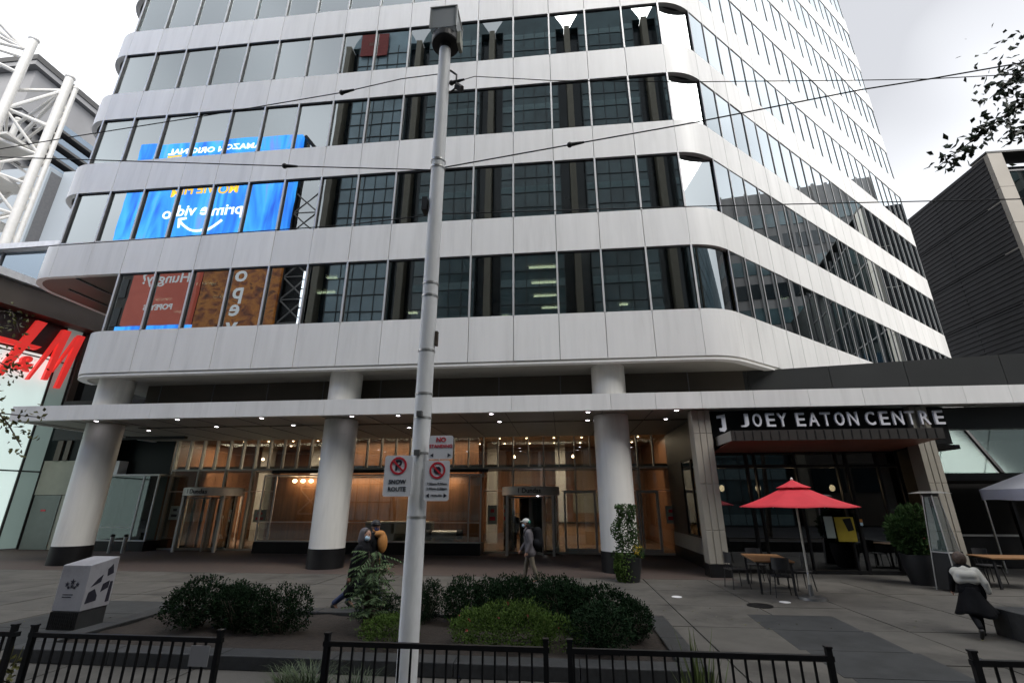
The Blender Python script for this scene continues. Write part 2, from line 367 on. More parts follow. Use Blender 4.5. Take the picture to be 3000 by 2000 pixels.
# ------------------------------------------------------------------ office building
T = R(39.85); U2 = (math.cos(T), math.sin(T)); N2 = (-U2[1], U2[0])       # right wing direction, inward normal
S0 = (4.7025, .5447); MOD = 1.654; RM = 1.1; NR = 23
WB = [8.58+4.19*k for k in range(12)]; WT = [z+2.57 for z in WB]
bld = thing('office_building', 'white panelled office tower with rounded corners and long bands of mirrored windows', 'office building')
def arc(c, r, a0, a1, n): return [(c[0]+r*math.cos(R(a0+(a1-a0)*i/n)), c[1]+r*math.sin(R(a0+(a1-a0)*i/n))) for i in range(n+1)]
RC = .85/math.tan(T/2)
def corner(off): return arc((3.2, RC), RC-off, 270, 270+39.85, 8)
def left_arc(f1, off): return arc((-19.956 if f1 else -23.264, 1.3 if f1 else 1.6), (1.3 if f1 else 1.6)-off, 180, 270, 10)
EC = (S0[0]+U2[0]*RM*NR+N2[0]*1.5, S0[1]+U2[1]*RM*NR+N2[1]*1.5)
def end_arc(off): return arc(EC, 1.5-off, 270+39.85, 270+39.85+95, 10)
G2 = .011
mesh_cache = {}
def flat_panel(w, h):
    k = ('p', round(w,3), round(h,3))
    if k not in mesh_cache: mesh_cache[k] = MB().box(G2, w-G2, 0, .2, 0, h).mesh('spandrel_panel', M['clad'])
    return mesh_cache[k]
def flat_pane(w, h):
    k = ('g', round(w,3), round(h,3))
    if k not in mesh_cache: mesh_cache[k] = MB().box(.03, w-.03, 0, .02, 0, h).mesh('window_pane', M['officeglass'])
    return mesh_cache[k]
bands = [(6.85, WB[0])]+[(WT[k], WB[k+1]) for k in range(11)]+[(WT[11], WT[11]+2.2)]
stuff_p, stuff_g, mcap, mside, back = MB(), MB(), MB(), MB(), MB()
n_p = n_g = 0
def right_pt(t, off): return (S0[0]+U2[0]*t+N2[0]*off, S0[1]+U2[1]*t+N2[1]*off)
for bi, (z0, z1) in enumerate(bands):
    h = z1-z0; first = 14 if bi == 0 else 16
    for k in range(first, 0, -1):
        s = 3.2-MOD*k
        if bi <= 6: ob('spandrel_panel', flat_panel(MOD, h), bld, (s, random.uniform(-.005,.005), z0)); n_p += 1
        else: stuff_p.box(s+G2, s+MOD-G2, 0, .2, z0, z1)
    for nm, fn in (('corner', corner), ('left', lambda o: left_arc(bi == 0, o)), ('end', end_arc)):
        out, inn = fn(0), fn(.2)
        if bi <= 9: MB().ribbon(out, inn, z0, z1).build('rounded_corner_panel', M['clad'], bld, smooth=True)
        else: stuff_p.ribbon(out, inn, z0, z1)
    for j in range(NR):
        if n_p < 300: ob('spandrel_panel', flat_panel(RM, h), bld, right_pt(RM*j, random.uniform(-.004,.004))+(z0,), T); n_p += 1
        else:
            a, b, c, d = right_pt(RM*j+G2, 0), right_pt(RM*(j+1)-G2, 0), right_pt(RM*(j+1)-G2, .2), right_pt(RM*j+G2, .2)
            stuff_p.prism([a, b, c, d], z0, z1)
    # dark backing behind the joints
    lx = -19.956 if bi == 0 else -23.264
    back.ribbon([(lx, .17), (3.2, .17)]+corner(.17)[1:]+[right_pt(RM*NR, .17)], [(lx, .3), (3.2, .3)]+corner(.3)[1:]+[right_pt(RM*NR, .3)], z0+.02, z1-.02)
# return walls, seen only from the sides
back.box(-21.25, -21.05, 1.3, 26, 6.85, 11.15)
stuff_p.box(-24.864, -24.66, 1.6, 26, 11.15, bands[-1][1])
a = end_arc(0)[-1]; dx, dy = math.cos(R(39.85+95)), math.sin(R(39.85+95))
stuff_p.prism([(a[0], a[1]), (a[0]+dx*24, a[1]+dy*24), (a[0]+dx*24-.2*dy*-1-.3, a[1]+dy*24-.2), (a[0]-.2, a[1]-.1)], 6.85, bands[-1][1])
for fi in range(12):
    z0, z1 = WB[fi], WT[fi]; h = z1-z0
    for k in range(14 if fi == 0 else 16, 0, -1):
        s = 3.2-MOD*k
        if fi <= 4:
            p = ob('window_pane', flat_pane(MOD, h), bld, (s, .09, z0)); n_g += 1
            p.rotation_euler = (R(random.gauss(0,.06)), 0, R(random.gauss(0,.06)))
        else: stuff_g.box(s+.03, s+MOD-.03, .09, .11, z0, z1)
    for j in range(NR):
        if n_g < 300:
            p = ob('window_pane', flat_pane(RM, h), bld, right_pt(RM*j, .03)+(z0,), T); n_g += 1
            p.rotation_euler = (R(random.gauss(0,.06)), 0, T+R(random.gauss(0,.10)))
        else: stuff_g.prism([right_pt(RM*j+.03,.045), right_pt(RM*(j+1)-.03,.045), right_pt(RM*(j+1)-.03,.065), right_pt(RM*j+.03,.065)], z0, z1)
    # corner panes: the bottom storey is curved, the others are set back on the chord
    if fi == 0:
        MB().ribbon(corner(.13), corner(.15), z0, z1).build('corner_pane', M['officeglass'], bld, smooth=True)
    else:
        MB().ribbon([(3.22,.15), (4.62,.62)], [(3.20,.18), (4.60,.65)], z0, z1).build('corner_pane', M['officeglass'], bld)
    la = left_arc(fi == 0, .13)
    if fi == 0: MB().ribbon([la[1], la[-1]], [(la[1][0]+.02, la[1][1]+.02), (la[-1][0], la[-1][1]+.03)], z0, z1).build('corner_pane', M['officeglass'], bld)
    else: MB().ribbon([(-24.76,1.25), (-23.29,.11)], [(-24.74,1.29), (-23.29,.15)], z0, z1).build('corner_pane', M['officeglass'], bld)
    # mullions
    for k in range(14 if fi == 0 else 16, -1, -1):
        s = 3.2-MOD*k
        mcap.box(s-.033, s+.033, -.012, .012, z0-.003, z1+.003); mside.box(s-.018, s+.018, .0125, .12, z0, z1)
    for j in range(NR+1):
        mcap.prism([right_pt(RM*j-.022,-.008), right_pt(RM*j+.022,-.008), right_pt(RM*j+.022,.012), right_pt(RM*j-.022,.012)], z0-.003, z1+.003)
        mside.prism([right_pt(RM*j-.015,.0125), right_pt(RM*j+.015,.0125), right_pt(RM*j+.015,.06), right_pt(RM*j-.015,.06)], z0, z1)
    # dark window head frames, their colour also painting in the head's shadow line
    mside.box(-19.9 if fi == 0 else -23.2, 3.15, .03, .17, z1-.045, z1-.004)
    mside.prism([right_pt(.05,.03), right_pt(RM*NR-.05,.03), right_pt(RM*NR-.05,.17), right_pt(.05,.17)], z1-.04, z1-.004)
tag(stuff_p.build('upper_panels', M['clad'], bld), kind='stuff')
tag(stuff_g.build('upper_panes', M['officeglass'], bld), kind='stuff')
tag(mcap.build('mullion_caps', M['cap'], bld), kind='stuff')
tag(mside.build('mullion_fins', M['mull'], bld), kind='stuff')
back.build('backing_wall', M['joint'], bld)
# storey slabs, core
core_in = [(-21, 9.5), (.5, 9.5), (17, 23), (17, 40), (-21, 40)]
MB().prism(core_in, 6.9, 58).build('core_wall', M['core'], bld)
for k in range(12):
    f1 = k == 0
    x0 = -20.9 if f1 else -24.51
    poly = left_arc(f1, .35)+[(3.2, .32), (4.5, .85)]+[right_pt(RM*NR-.3, .32)]+[(17, 30), (x0, 30)]
    MB().prism(poly, WT[k]+.03, WT[k]+.5).build('storey_slab', M['slab'], bld)
# lit tubes inside
for (x0, x1, y, z) in ((-2.9,-1.8,1.17,0),(-2.87,-1.8,2.58,0),(-2.86,-1.8,3.96,0),(-2.55,-1.77,5.4,0),(-17.46,-16.6,1.17,0),(-20.6,-19.8,2.55,0),(-17.67,-16.6,2.53,0),(-20.89,-20.38,4,0),(-17.44,-16.44,3.95,0),(-12.64,-11.79,2.6,0),(-11.5,-11.05,1.22,0),(-9.27,-8.8,5.4,0),(1.2,1.6,5.36,0),(-4.6,-4.3,6.3,0),(8.5,9.3,5.4,0),(9.6,10.4,6.6,0),(12.4,13.2,9.6,1),(14.4,15.2,10.3,1),(9.5,10.2,8.3,1),(-4.0,-3.6,6,2),(-1.2,-.8,6,1)):
    MB().box(x0, x1, y-.06, y+.06, WT[z]-.06, WT[z]-.01).build('fluorescent_tube', M['tube'], bld)
for fi, js in ((1, (2,4,5,6,9,10)), (0, (0,1,12)), (2, (14,15,17))):
    for j in js:
        hh = random.uniform(.5,1.7); MB().prism([right_pt(RM*j+.06,.2), right_pt(RM*(j+1)-.06,.2), right_pt(RM*(j+1)-.06,.22), right_pt(RM*j+.06,.22)], WT[fi]-hh, WT[fi]-.02).build('window_blind', M['cream'], bld)
for fi, k, hh in ((2,15,.9),(3,12,.7),(4,10,1.2),(1,3,.5),(2,5,.6)):
    s = 3.2-MOD*k; MB().box(s+.06, s+MOD-.06, .22, .24, WT[fi]-hh, WT[fi]-.02).build('window_blind', M['cream'], bld)
# soffits of the overhang on the left and over the forecourt
sof2 = [(-24.7, 1.6)]+left_arc(False, .1)[1:-1]+[(-23.26,.1), (-19.9,.1), (-19.9, 12), (-24.7, 12)]
MB().prism(sof2, 11.16, 11.22).build('soffit', M['brown'], bld)
b_ = MB()
for (x, y0, y1) in ((-23.6,1.2,11),(-22.2,.25,11)): b_.box(x-.04, x+.04, y0, y1, 11.12, 11.158)
b_.box(-22.9,-21.4,3.2,8,10.7,11.155)
b_.build('soffit_trim', M['joint'], bld)
sof1 = left_arc(True, .02)[:-1]+[(-19.956,.02), (3.2,.02)]+corner(.02)[1:]+[right_pt(RM*NR,.02), (20,22), (-21.2,22)]
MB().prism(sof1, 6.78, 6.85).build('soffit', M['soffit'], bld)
MB().ribbon([(-21.2,.02+1.3)]+left_arc(True,.02)[1:-1]+[(-19.956,.02), (3.2,.02)]+corner(.02)[1:]+[right_pt(12,.02)], [(-20.9,1.3)]+left_arc(True,.3)[1:-1]+[(-19.956,.3), (3.2,.3)]+corner(.3)[1:]+[right_pt(12,.3)], 6.72, 6.781).build('soffit_lip', M['clad'], bld, smooth=True)
MB().box(-19.2, 6, 1.95, 2.15, 5.0, 6.79).build('clerestory_wall', M['brownwall'], bld)
MB().box(-26, -19.2, 4.5, 4.7, 4.9, 6.79).build('clerestory_wall', M['black'], bld)
b_ = MB()
for k in range(10): b_.box(-18.6+2.4*k, -18.56+2.4*k, 1.93, 1.95, 5.5, 6.78)
tag(b_.build('clerestory_ribs', M['joint'], bld), kind='stuff')
# columns
for s in (-19.7, -10.0, -.05):
    c = MB().lathe([(.60,.62),(.60,4.42)], (s,1.02,0), 40).build('column', M['column'], bld, smooth=True)
    MB().lathe([(.585,4.42),(.585,4.445),(.6,4.446),(.6,5.0)], (s,1.02,0), 40).build('column_collar', M['column'], c, smooth=True)
    MB().lathe([(.60,5.5),(.60,6.78)], (s,1.02,0), 40).build('column_head', M['column'], c, smooth=True)
    MB().lathe([(.615,0),(.615,.62),(.58,.622)], (s,1.02,0), 40).build('column_base', M['black'], c, smooth=True)
# canopy
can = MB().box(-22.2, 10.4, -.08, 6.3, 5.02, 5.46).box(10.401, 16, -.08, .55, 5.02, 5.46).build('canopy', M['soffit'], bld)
fp = {}
xs = [-22.2]+[-20.0+3.308*k for k in range(7)]+[1.3,2.76,4.39,6.07,7.7,9.35,10.63,11.93,13.9,16]
for a, b in zip(xs, xs[1:]):
    MB().box(a+.005, b-.005, -.3, -.085, 4.98, 5.53).build('fascia_panel', M['clad'], can)
MB().box(-22.4,-22.205,-.3,6.3,4.98,5.53).build('fascia_panel', M['clad'], can)
b_ = MB()
for k in range(24): b_.box(-21.9+1.654*k-.012, -21.9+1.654*k+.012, -.05, 6.2, 5.005, 5.018)
tag(b_.build('soffit_joints', M['joint'], can), kind='stuff')
dlm = MB().lathe([(.0,0),(.065,0),(.065,.03),(0,.03)], n=16, caps=False).mesh('downlight', M['dl'])
dlr = MB().lathe([(.068,0),(.1,0),(.1,.035),(.068,.035)], n=16, caps=False).mesh('downlight_trim', M['white'])
for x, y in ((-19.19,.1),(-15.9,.1),(-12.6,.1),(-9.2,.1),(-7.51,.1),(-4.2,.1),(-.89,.1),(2.02,.05),(-15.67,1.87),(-12.36,1.8),(-7.99,2.9),(-4.12,1.78),(-.82,1.78),(2.02,1.78),(-19.3,2.6)):
    d = ob('downlight', dlm, can, (x, y, 4.985)); ob('downlight_trim', dlr, d)
# ---- lobby glazing at y = 6.4
lp = {}
def lpane(x0, x1, z0, z1, y=6.4, par=bld, m='lobbyglass', name='lobby_pane'):
    k = (round(x1-x0,3), round(z1-z0,3), m)
    if k not in lp: lp[k] = MB().box(.02, x1-x0-.02, 0, .016, .02, z1-z0-.02).mesh(name, M[m])
    o = ob(name, lp[k], par, (x0, y, z0)); o.rotation_euler = (R(random.gauss(0,.12)), 0, R(random.gauss(0,.15))); return o
fr = MB(); NX = 34; X0, X1 = -21.0, 3.0; ST = (X1-X0)/NX
for i in range(NX+1):
    x = X0+ST*i; fr.box(x-.025, x+.025, 6.3, 6.5, 3.64, 5.4)
    if i < NX: lpane(x, x+ST, 3.6, 5.4)
for i in range(0, NX+1, 2):
    x = X0+ST*i
    if -15.4 < x < -5.5: continue
    fr.box(x-.03, x+.03, 6.3, 6.5, 0, 3.56)
    if i+2 <= NX and not (-16.0 < x+ST < -5.4):
        lpane(x, x+2*ST, 2.62, 3.56)
        if not (-19.3 < x+ST < -17.2 or -4.3 < x+ST < -2.2): lpane(x, x+2*ST, .05, 2.58)
for z in (3.6,): fr.box(X0, X1, 6.28, 6.52, z-.04, z+.04)
for a, b in ((X0,-15.5),(-5.4,X1)): fr.box(a, b, 6.29, 6.51, 2.58, 2.62); fr.box(a, b, 6.29, 6.51, 0, .07)
# door leaves
for x in (-1.75,-.42,-16.75,1.45,2.3): fr.box(x-.045, x+.045, 6.27, 6.53, 0.075, 2.575)
for a, b in ((-1.75,-.42),(1.45,2.3)): fr.box(a+.045, b-.045, 6.275, 6.525, 2.5, 2.575); fr.box(a+.045, b-.045, 6.275, 6.525, .08, .22)
tag(fr.build('lobby_frame', M['frame'], bld), kind='stuff')
MB().box(-15.7,-5.2,6.2,6.34,3.42,3.56).build('vitrine_bulkhead', M['black'], bld)
# lobby room
MB().box(-26, 3.4, 15, 15.2, 0, 6).build('lobby_wall', M['wood'], bld)
for k in range(18):
    MB().box(-20.6+1.3*k, -20.6+1.3*k+1.27, 14.9, 14.995, .3, 5.3).build('wood_panel', M['wood'] if k%3 else M['wood2'], bld)
MB().box(-26, 3.4, 6.5, 15, 5.45, 5.55).build('lobby_ceiling', M['wood2'], bld)
MB().box(-26, 3.4, 6.5, 15, -.03, .012).build('lobby_floor', M['stonefloor'], bld)
MB().box(3.2, 3.4, 6.5, 15, .012, 5.45).build('lobby_side_wall', M['wood'], bld)
MB().box(-21.4, -21.2, 6.6, 15, .012, 5.45).build('lobby_side_wall', M['wood'], bld)
MB().box(-14.5,-6.2,9.2,9.4,.012,5.4).build('lobby_screen_wall', M['wood'], bld)
MB().box(-21.2,3.2,6.9,9.0,3.62,3.8).build('mezzanine_edge', M['brownwall'], bld)
for x in (-19,-15.5,-6.5,-4.4,-1.2,1.6):
    MB().lathe([(.06,0),(.08,.06),(.02,.14)], (x, 10.4, 4.4), 12).build('pendant_lamp', M['warm'], bld, smooth=True)
for i, (x, y, z, p, sx) in enumerate(((-17.5,9.0,5.1,175,6),(-10.4,5.9,3.22,42,8),(-10,8.2,5.2,80,8),(-3,9.5,5.1,95,5),(1.4,9,5.1,28,3))):
    ld = bpy.data.lights.new('lobby_light', 'AREA'); ld.energy = p; ld.color = (1,.79,.58); ld.shape = 'RECTANGLE'; ld.size = sx; ld.size_y = 1.2
    lo = bpy.data.objects.new('lobby_light', ld); COL.objects.link(lo); lo.location = (x,y,z); lo.parent = bld
    if z < 3.5: ld.size_y = .3
for x in (-19.6,-16.4,-5.8,-1.9,.9):
    MB().box(x-.28,x+.28,11.6,12.15,.013,5.4).build('lobby_pier', M['soffit'], bld)
for k, (x, w, h, mm) in enumerate(((-18.1,1.5,1.9,'cream'),(-14.2,.9,1.3,'orangewall'),(-4.4,1.3,1.7,'orangewall'),(-.4,1.6,1.2,'cream'),(2.0,.8,1.6,'orangewall'))):
    MB().box(x-w/2,x+w/2,14.84,14.88,1.5,1.5+h).build('wall_picture', M[mm], bld)
for k in range(16):
    for y in (8.0,10.2,12.6): MB().lathe([(0,0),(.05,0),(.05,.02),(0,.02)], (-20.2+1.5*k,y,5.425), 10, caps=False).build('ceiling_spot', M['warm'], bld)
# vitrine (shop window box)
vit = MB().box(-15.5,-5.35,5.3,6.3,0,.46).build('vitrine_base', M['black'], bld)
f_ = MB()
f_.box(-15.5,-5.35,5.36,5.42,.47,.53); f_.box(-15.5,-5.35,5.36,5.42,3.24,3.3); f_.box(-15.5,-5.35,5.42,6.2,3.26,3.3); f_.box(-15.5,-5.35,5.37,5.41,1.26,1.3)
for x in (-15.47,-14.9,-11.6,-8.55,-7.9,-5.9,-5.38): f_.box(x-.03,x+.03,5.355,5.415,.535,3.235)
f_.build('vitrine_frame', M['frame'], bld)
for a, b in ((-15.44,-14.93),(-14.87,-11.63),(-11.57,-8.58),(-8.52,-7.93),(-7.87,-5.93),(-5.87,-5.41)):
    lpane(a, b, .53, 1.26, 5.385); lpane(a, b, 1.3, 3.24, 5.385)
MB().box(-15.4,-5.4,6.21,6.29,.47,3.2).build('vitrine_backdrop', M['wood'], bld)
MB().box(-10.6,-7.6,5.7,6.2,.47,1.3).build('display_counter', M['cream'], bld)
for x in (-14.3,-13.9,-13.5):
    MB().ell((x,5.9,3.05),(.1,.1,.08)).build('spot_lamp', M['warm'], bld, smooth=True)
cyl = thing('display_cylinder', 'silver cylinder with dark ends on show behind the long shop window', 'display object', (-7,5.75,.47))
MB().tube((-.55,0,.33),(.55,0,.33),.17,n=20).build('barrel', M['alu'], cyl, smooth=True)
MB().tube((-.78,0,.33),(-.56,0,.33),.2,n=20).tube((.56,0,.33),(.78,0,.33),.2,n=20).build('end_cap', M['black'], cyl, smooth=True)
MB().box(-.4,.4,-.12,.12,0,.15).build('stand', M['darkwall'], cyl)
# revolving doors
def revolving(cx, word, label):
    d = thing('revolving_door', label, 'revolving door', (cx, 6.1, 0))
    MB().lathe([(1.28,2.4),(1.28,2.74),(1.2,2.76),(0,2.76)], n=40, caps=False).build('drum_fascia', M['frame'], d, smooth=True)
    MB().lathe([(0,2.38),(1.26,2.39)], n=40, caps=False).build('drum_ceiling', M['soffit'], d)
    p_ = MB()
    for a in (215, 325, 35, 145): p_.box(1.2*math.cos(R(a))-.05, 1.2*math.cos(R(a))+.05, 1.2*math.sin(R(a))-.05, 1.2*math.sin(R(a))+.05, 0, 2.4)
    p_.build('drum_post', M['frame'], d)
    for k in range(4):
        a = 30+90*k; c_, s_ = math.cos(R(a)), math.sin(R(a))
        w = MB().box(.06, 1.12, -.008, .008, .1, 2.3).mesh('door_wing', M['lobbyglass'])
        o = ob('door_wing', w, d, (0,0,0), R(a))
        MB().box(.04,.09,-.025,.025,.05,2.35).box(1.08,1.14,-.025,.025,.05,2.35).box(.091,1.079,-.022,.022,.05,.14).box(.091,1.079,-.022,.022,2.28,2.35).build('wing_frame', M['alu'], o)
    for a0, a1 in ((150,210),(-30,30)):
        o_, i_ = arc((0,0),1.22,a0,a1,8), arc((0,0),1.205,a0,a1,8)
        MB().ribbon(i_, o_, .05, 2.39).build('curved_glass', M['lobbyglass'], d, smooth=True)
    me = text_mesh('lettering', word, .27, M['navy'], .012, bold=.006)
    for v in me.vertices:
        t = v.co.x/1.29; v.co = (1.288*math.sin(t)*(1-v.co.y*.2), -1.288*math.cos(t)+v.co.y*.5, v.co.z)
    ob('lettering', me, d, (0,0,2.57))
revolving(-3.25, '1 Dundas', 'right hand revolving door reading 1 Dundas between the middle and right columns')
revolving(-18.35, '1 Dundas', 'left hand revolving door beside the left column and glass kiosk')
for i, (x, z, w, h, w_) in enumerate(((-20.42,1.63,.5,.62,'left of the left revolving door'),(-16.05,1.5,.62,.55,'right of the left revolving door'),(-5.0,1.58,.42,.8,'left of the right revolving door'),(2.8,1.6,.4,.72,'beside the far right lobby door'))):
    t = thing('notice_poster', 'pale green paper notice stuck to the lobby glass '+w_, 'notice', (x, 6.36, z), 0, 'notices on the lobby glass')
    MB().box(-w/2,w/2,-.008,.008,-h/2,h/2).build('sheet', M['poster'], t)
    MB().box(-w*.2,w*.2,-.014,-.01,h*.12,h*.3).box(-w*.3,w*.3,-.014,-.01,-h*.3,-h*.1).build('printing', M['red'] if i != 0 else M['shopdark'], t)
# reception desk inside
t = thing('reception_desk', 'long light wood desk inside the lobby behind the right revolving door', 'desk', (-1.2, 11.2, .012))
MB().box(-2.4,2.4,-.35,.35,0,1.05).build('desk_body', M['wood2'], t); MB().box(-2.5,2.5,-.42,.42,1.051,1.1).build('desk_top', M['black'], t)
t = thing('display_board', 'bright white strip light standing behind the right revolving door', 'lamp', (-3.1, 9.4, .012))
MB().box(-.05,.05,-.04,.04,.5,2.6).build('light_strip', M['dl'], t); MB().box(-.15,.15,-.12,.12,0,.5).build('foot', M['black'], t)

# ------------------------------------------------------------------ kiosk, door wall and bollards on the left
kio = thing('glass_kiosk', 'glazed kiosk on a black plinth between the left column and the lobby doors', 'kiosk', (-22.3, 5.5, 0))
MB().box(-1.35,1.4,0,1.4,0,.42).build('plinth', M['black'], kio)
f_ = MB()
for x in (-1.33,.62,1.37): f_.box(x-.035,x+.035,.005,.075,.42,3.3)
f_.box(-1.36,1.41,0,.08,3.301,3.38); f_.box(-1.36,1.41,0,.08,.42,.47); f_.box(-1.3,.58,.02,.06,1.0,1.03); f_.box(-1.36,1.41,.081,1.4,3.32,3.38)
f_.build('kiosk_frame', M['frame'], kio)
MB().box(-1.29,.58,.03,.045,.48,3.29).build('kiosk_pane', M['kioskglass'], kio); MB().box(.66,1.33,.03,.045,.48,3.29).build('kiosk_pane', M['kioskglass'], kio)
MB().box(-1.3,1.3,1.2,1.39,.42,3.3).build('kiosk_back', M['shopgrey'], kio)
wp = thing('white_post', 'tall white metal panel beside the left column', 'panel', (-23.85, 5.9, 0))
MB().box(-.3,.3,0,.5,0,4.05).build('panel_face', M['white'], wp); MB().box(-.3,.3,-.01,-.002,2.4,2.43).build('panel_seam', M['joint'], wp)
svc = thing('service_wall', 'grey green service bay with door behind the left column', 'wall', (-26.2, 5.6, 0))
MB().box(-1.2,2.0,.05,.3,2.45,4.05).build('upper_panel', M['cream'], svc)
MB().box(-1.1,.3,.02,.2,.02,2.43).build('service_door', M['greypanel'], svc)
MB().box(-.55,-.3,.005,.018,1.7,1.78).build('door_plate', M['red'], svc)
MB().box(.31,2.0,.05,.3,.02,2.43).build('lower_panel', M['cream'], svc)
MB().box(-1.3,2.3,.06,.4,4.06,6.8).build('dark_window', M['nightglass'], svc)
MB().box(-.7,-.4,-.02,.06,4.06,6.7).box(-.2,.05,-.02,.06,4.06,6.7).build('mullion', M['brown'], svc)
MB().box(1.9,5.0,.8,1.0,3.4,6.7).build('dark_glazing', M['nightglass'], svc)
for x, w_ in ((-21.8,'nearest the left column'),(-21.15,'nearest the left revolving door')):
    t = thing('bollard', 'short steel bollard before the glass kiosk, '+w_, 'bollard', (x, 4.75, 0), 0, 'bollards before the kiosk')
    MB().lathe([(.075,0),(.075,.66)], n=16).build('shaft', M['alu'], t, smooth=True); MB().lathe([(.085,.661),(.085,.75),(.03,.77)], n=16).build('cap', M['black'], t, smooth=True)

# ------------------------------------------------------------------ clothing store on the left (wall running away from the street)
shop = thing('clothing_store', 'brightly lit glass clothing store front with huge red letters at the left edge', 'shop building', (-27.68, 5.9, 0), math.atan2(.987, .16))
MB().box(-9,-5.03,.03,.3,.06,3.5).build('lit_panel', M['litpanel'], shop); MB().box(-5.0,-.93,.03,.3,.06,3.5).build('lit_panel', M['litpanel'], shop)
MB().box(-9,-5.03,.03,.3,3.58,10.9).build('lit_panel', M['litpanel'], shop)
MB().box(-5.0,-.93,.03,.3,3.58,9.2).build('lit_panel', M['litpanel'], shop)
MB().box(-5.0,-.93,.03,.3,9.21,10.9).build('dark_sign_band', M['shopdark'], shop)
MB().box(-.82,-.06,.03,.3,.06,3.5).build('side_panel', M['sidelit'], shop)
MB().box(-.82,-.06,.03,.3,3.58,8.85).build('side_panel', M['sidelit'], shop)
MB().box(-.82,-.06,.03,.3,8.9,10.9).build('side_panel', M['sidelit'], shop)
f_ = MB()
for x in (-5.015,-.875,-.03): f_.box(x-.045,x+.045,-.02,.12,0,10.9)
f_.box(-9,-.06,-.015,.11,3.51,3.57)
f_.build('shop_frame', M['shopdark'], shop)
MB().box(0.05,.35,-.1,.6,0,10.9).build('bronze_jamb', M['brown'], shop); MB().box(.36,.75,.02,.6,0,10.9).build('black_jamb', M['black'], shop)
MB().box(-9,3,-.7,9,10.95,12.1).build('bronze_overhang', M['brown'], shop)
MB().box(-9,3,-.95,9,12.15,12.5).build('cornice', M['whiteledge'], shop)
sign = MB().box(-4.9,-.2,-.06,-.03,9.0,9.06).build('sign_rail', M['shopdark'], shop)
def stroke(m, a, b, wa, wb=None):
    wb = wa if wb is None else wb
    m.prism_y([(a[0]-wa/2,a[1]),(a[0]+wa/2,a[1]),(b[0]+wb/2,b[1]),(b[0]-wb/2,b[1])], -.3, -.1)
lt = MB(); stroke(lt,(-5.0,7.75),(-4.1,10.75),.34,.44); stroke(lt,(-3.05,7.75),(-2.12,10.75),.3,.42)
lt.prism_y([(-4.85,9.22),(-2.0,9.3),(-1.82,9.5),(-4.75,9.52)], -.305, -.095); lt.build('letter', M['brandred'], sign)
lt = MB(); stroke(lt,(-1.92,7.8),(-1.06,10.66),.1,.22); stroke(lt,(-1.24,7.95),(-.95,10.68),.2,.32); stroke(lt,(-1.05,8.4),(-.4,10.5),.07,.16); stroke(lt,(-.62,7.66),(-.26,10.62),.2,.32)
lt.build('letter', M['brandred'], sign)
ob('letter', text_mesh('letter', '&', 1.05, M['brandred'], .2, shear=.3, bold=.03), sign, (-2.35,-.22,8.5))

# ------------------------------------------------------------------ background left
gb = thing('blue_glass_block', 'blue glass block with white roof ledge above the red lettered store', 'building', (-45, 8.7, 0))
for k in range(7):
    for j in range(2): MB().box(-12+3.6*k+.04,-12+3.6*k+3.56,0,.05,10.2+4*j,14.1+4*j-.0).build('glass_pane', M['towerblue'], gb)
MB().box(-12,13.2,.3,20,0,18.1).build('block_core', M['core'], gb); MB().box(-12.4,13.3,-.4,20,18.15,18.6).build('roof_ledge', M['whiteledge'], gb)
b_ = MB()
for k in range(8): b_.box(-12+3.6*k-.05,-12+3.6*k+.05,-.1,.06,10,18.12)
b_.box(-12,13.2,-.05,.04,14.1,14.25); tag(b_.build('block_mullions', M['mull'], gb), kind='stuff')
sl = thing('grey_slab_tower', 'plain blue grey clad slab standing behind the white lattice tower', 'tower', (-76, 35, 0))
MB().box(-14,.3,-.6,12,0,49.2).build('front_slab', M['slabgrey'], sl); MB().box(.4,9,1.2,12,0,49.6).build('rear_slab', M['slabgrey'], sl)
MB().box(.02,.36,-.3,2,0,48.5).build('shadow_gap', M['mull'], sl)
bt = thing('balcony_tower', 'tall grey flat block with jagged balconies and an overhanging flat roof', 'tower', (-105, 46, 0))
MB().box(-22,-1.2,1.4,20,0,85.2).build('tower_shaft', M['towergrey'], bt)
MB().box(-24,.15,-.4,21,85.8,86.9).build('roof_plate', M['towergrey'], bt); MB().box(-24.2,.35,-.6,21.2,86.91,88.2).build('roof_edge', M['balcony'], bt)
MB().box(-22,-.9,.9,20,76,85.7).build('roof_storey', M['towergrey'], bt)
bs = MB().box(-21,4.6,4,19,0,.55).mesh('balcony_slab', M['balcony']); bq = MB().box(-21,3.6,5.5,18,.6,2.5).mesh('balcony_glass', M['towerblue'])
bf = MB().box(-21,-.3,.4,3.9,0,.5).mesh('floor_edge', M['balcony'])
for k in range(12):
    z = 38.5+3.15*k
    ob('balcony_slab', bs, bt, (0,0,z)); ob('balcony_glass', bq, bt, (0,0,z)); ob('floor_edge', bf, bt, (0,0,z+.7))
tw = thing('lattice_tower', 'white painted tubular lattice tower rising at the left edge', 'lattice tower', (-53, 15.5, 0))
def tp(x, y, z): return (x+53, y-15.5, z)
masts = [(-53.7,14.25,46.3,.62),(-51.98,17.05,44.2,.62),(-51.62,17.6,43.3,.34),(-57.2,8.6,50,.62),(-58.5,18.5,40.6,.45),(-61.0,12.0,48,.45)]
for x, y, z, r in masts: MB().tube(tp(x,y,0), tp(x,y,z), r*.62, n=14).ell(tp(x,y,z+.2),(r*.75,r*.75,.3)).build('mast', M['truss'], tw, smooth=True)
def brace(a, b, z0, z1, step, r):
    z = z0; k = 0
    while z < z1:
        m = MB().tube(tp(a[0],a[1],z), tp(b[0],b[1],z), r, n=8)
        p, q = (a, b) if k % 2 else (b, a)
        m.tube(tp(p[0],p[1],z), tp(q[0],q[1],min(z+step,z1)), r*.8, n=8)
        m.build('brace_bay', M['truss'], tw, smooth=True); z += step; k += 1
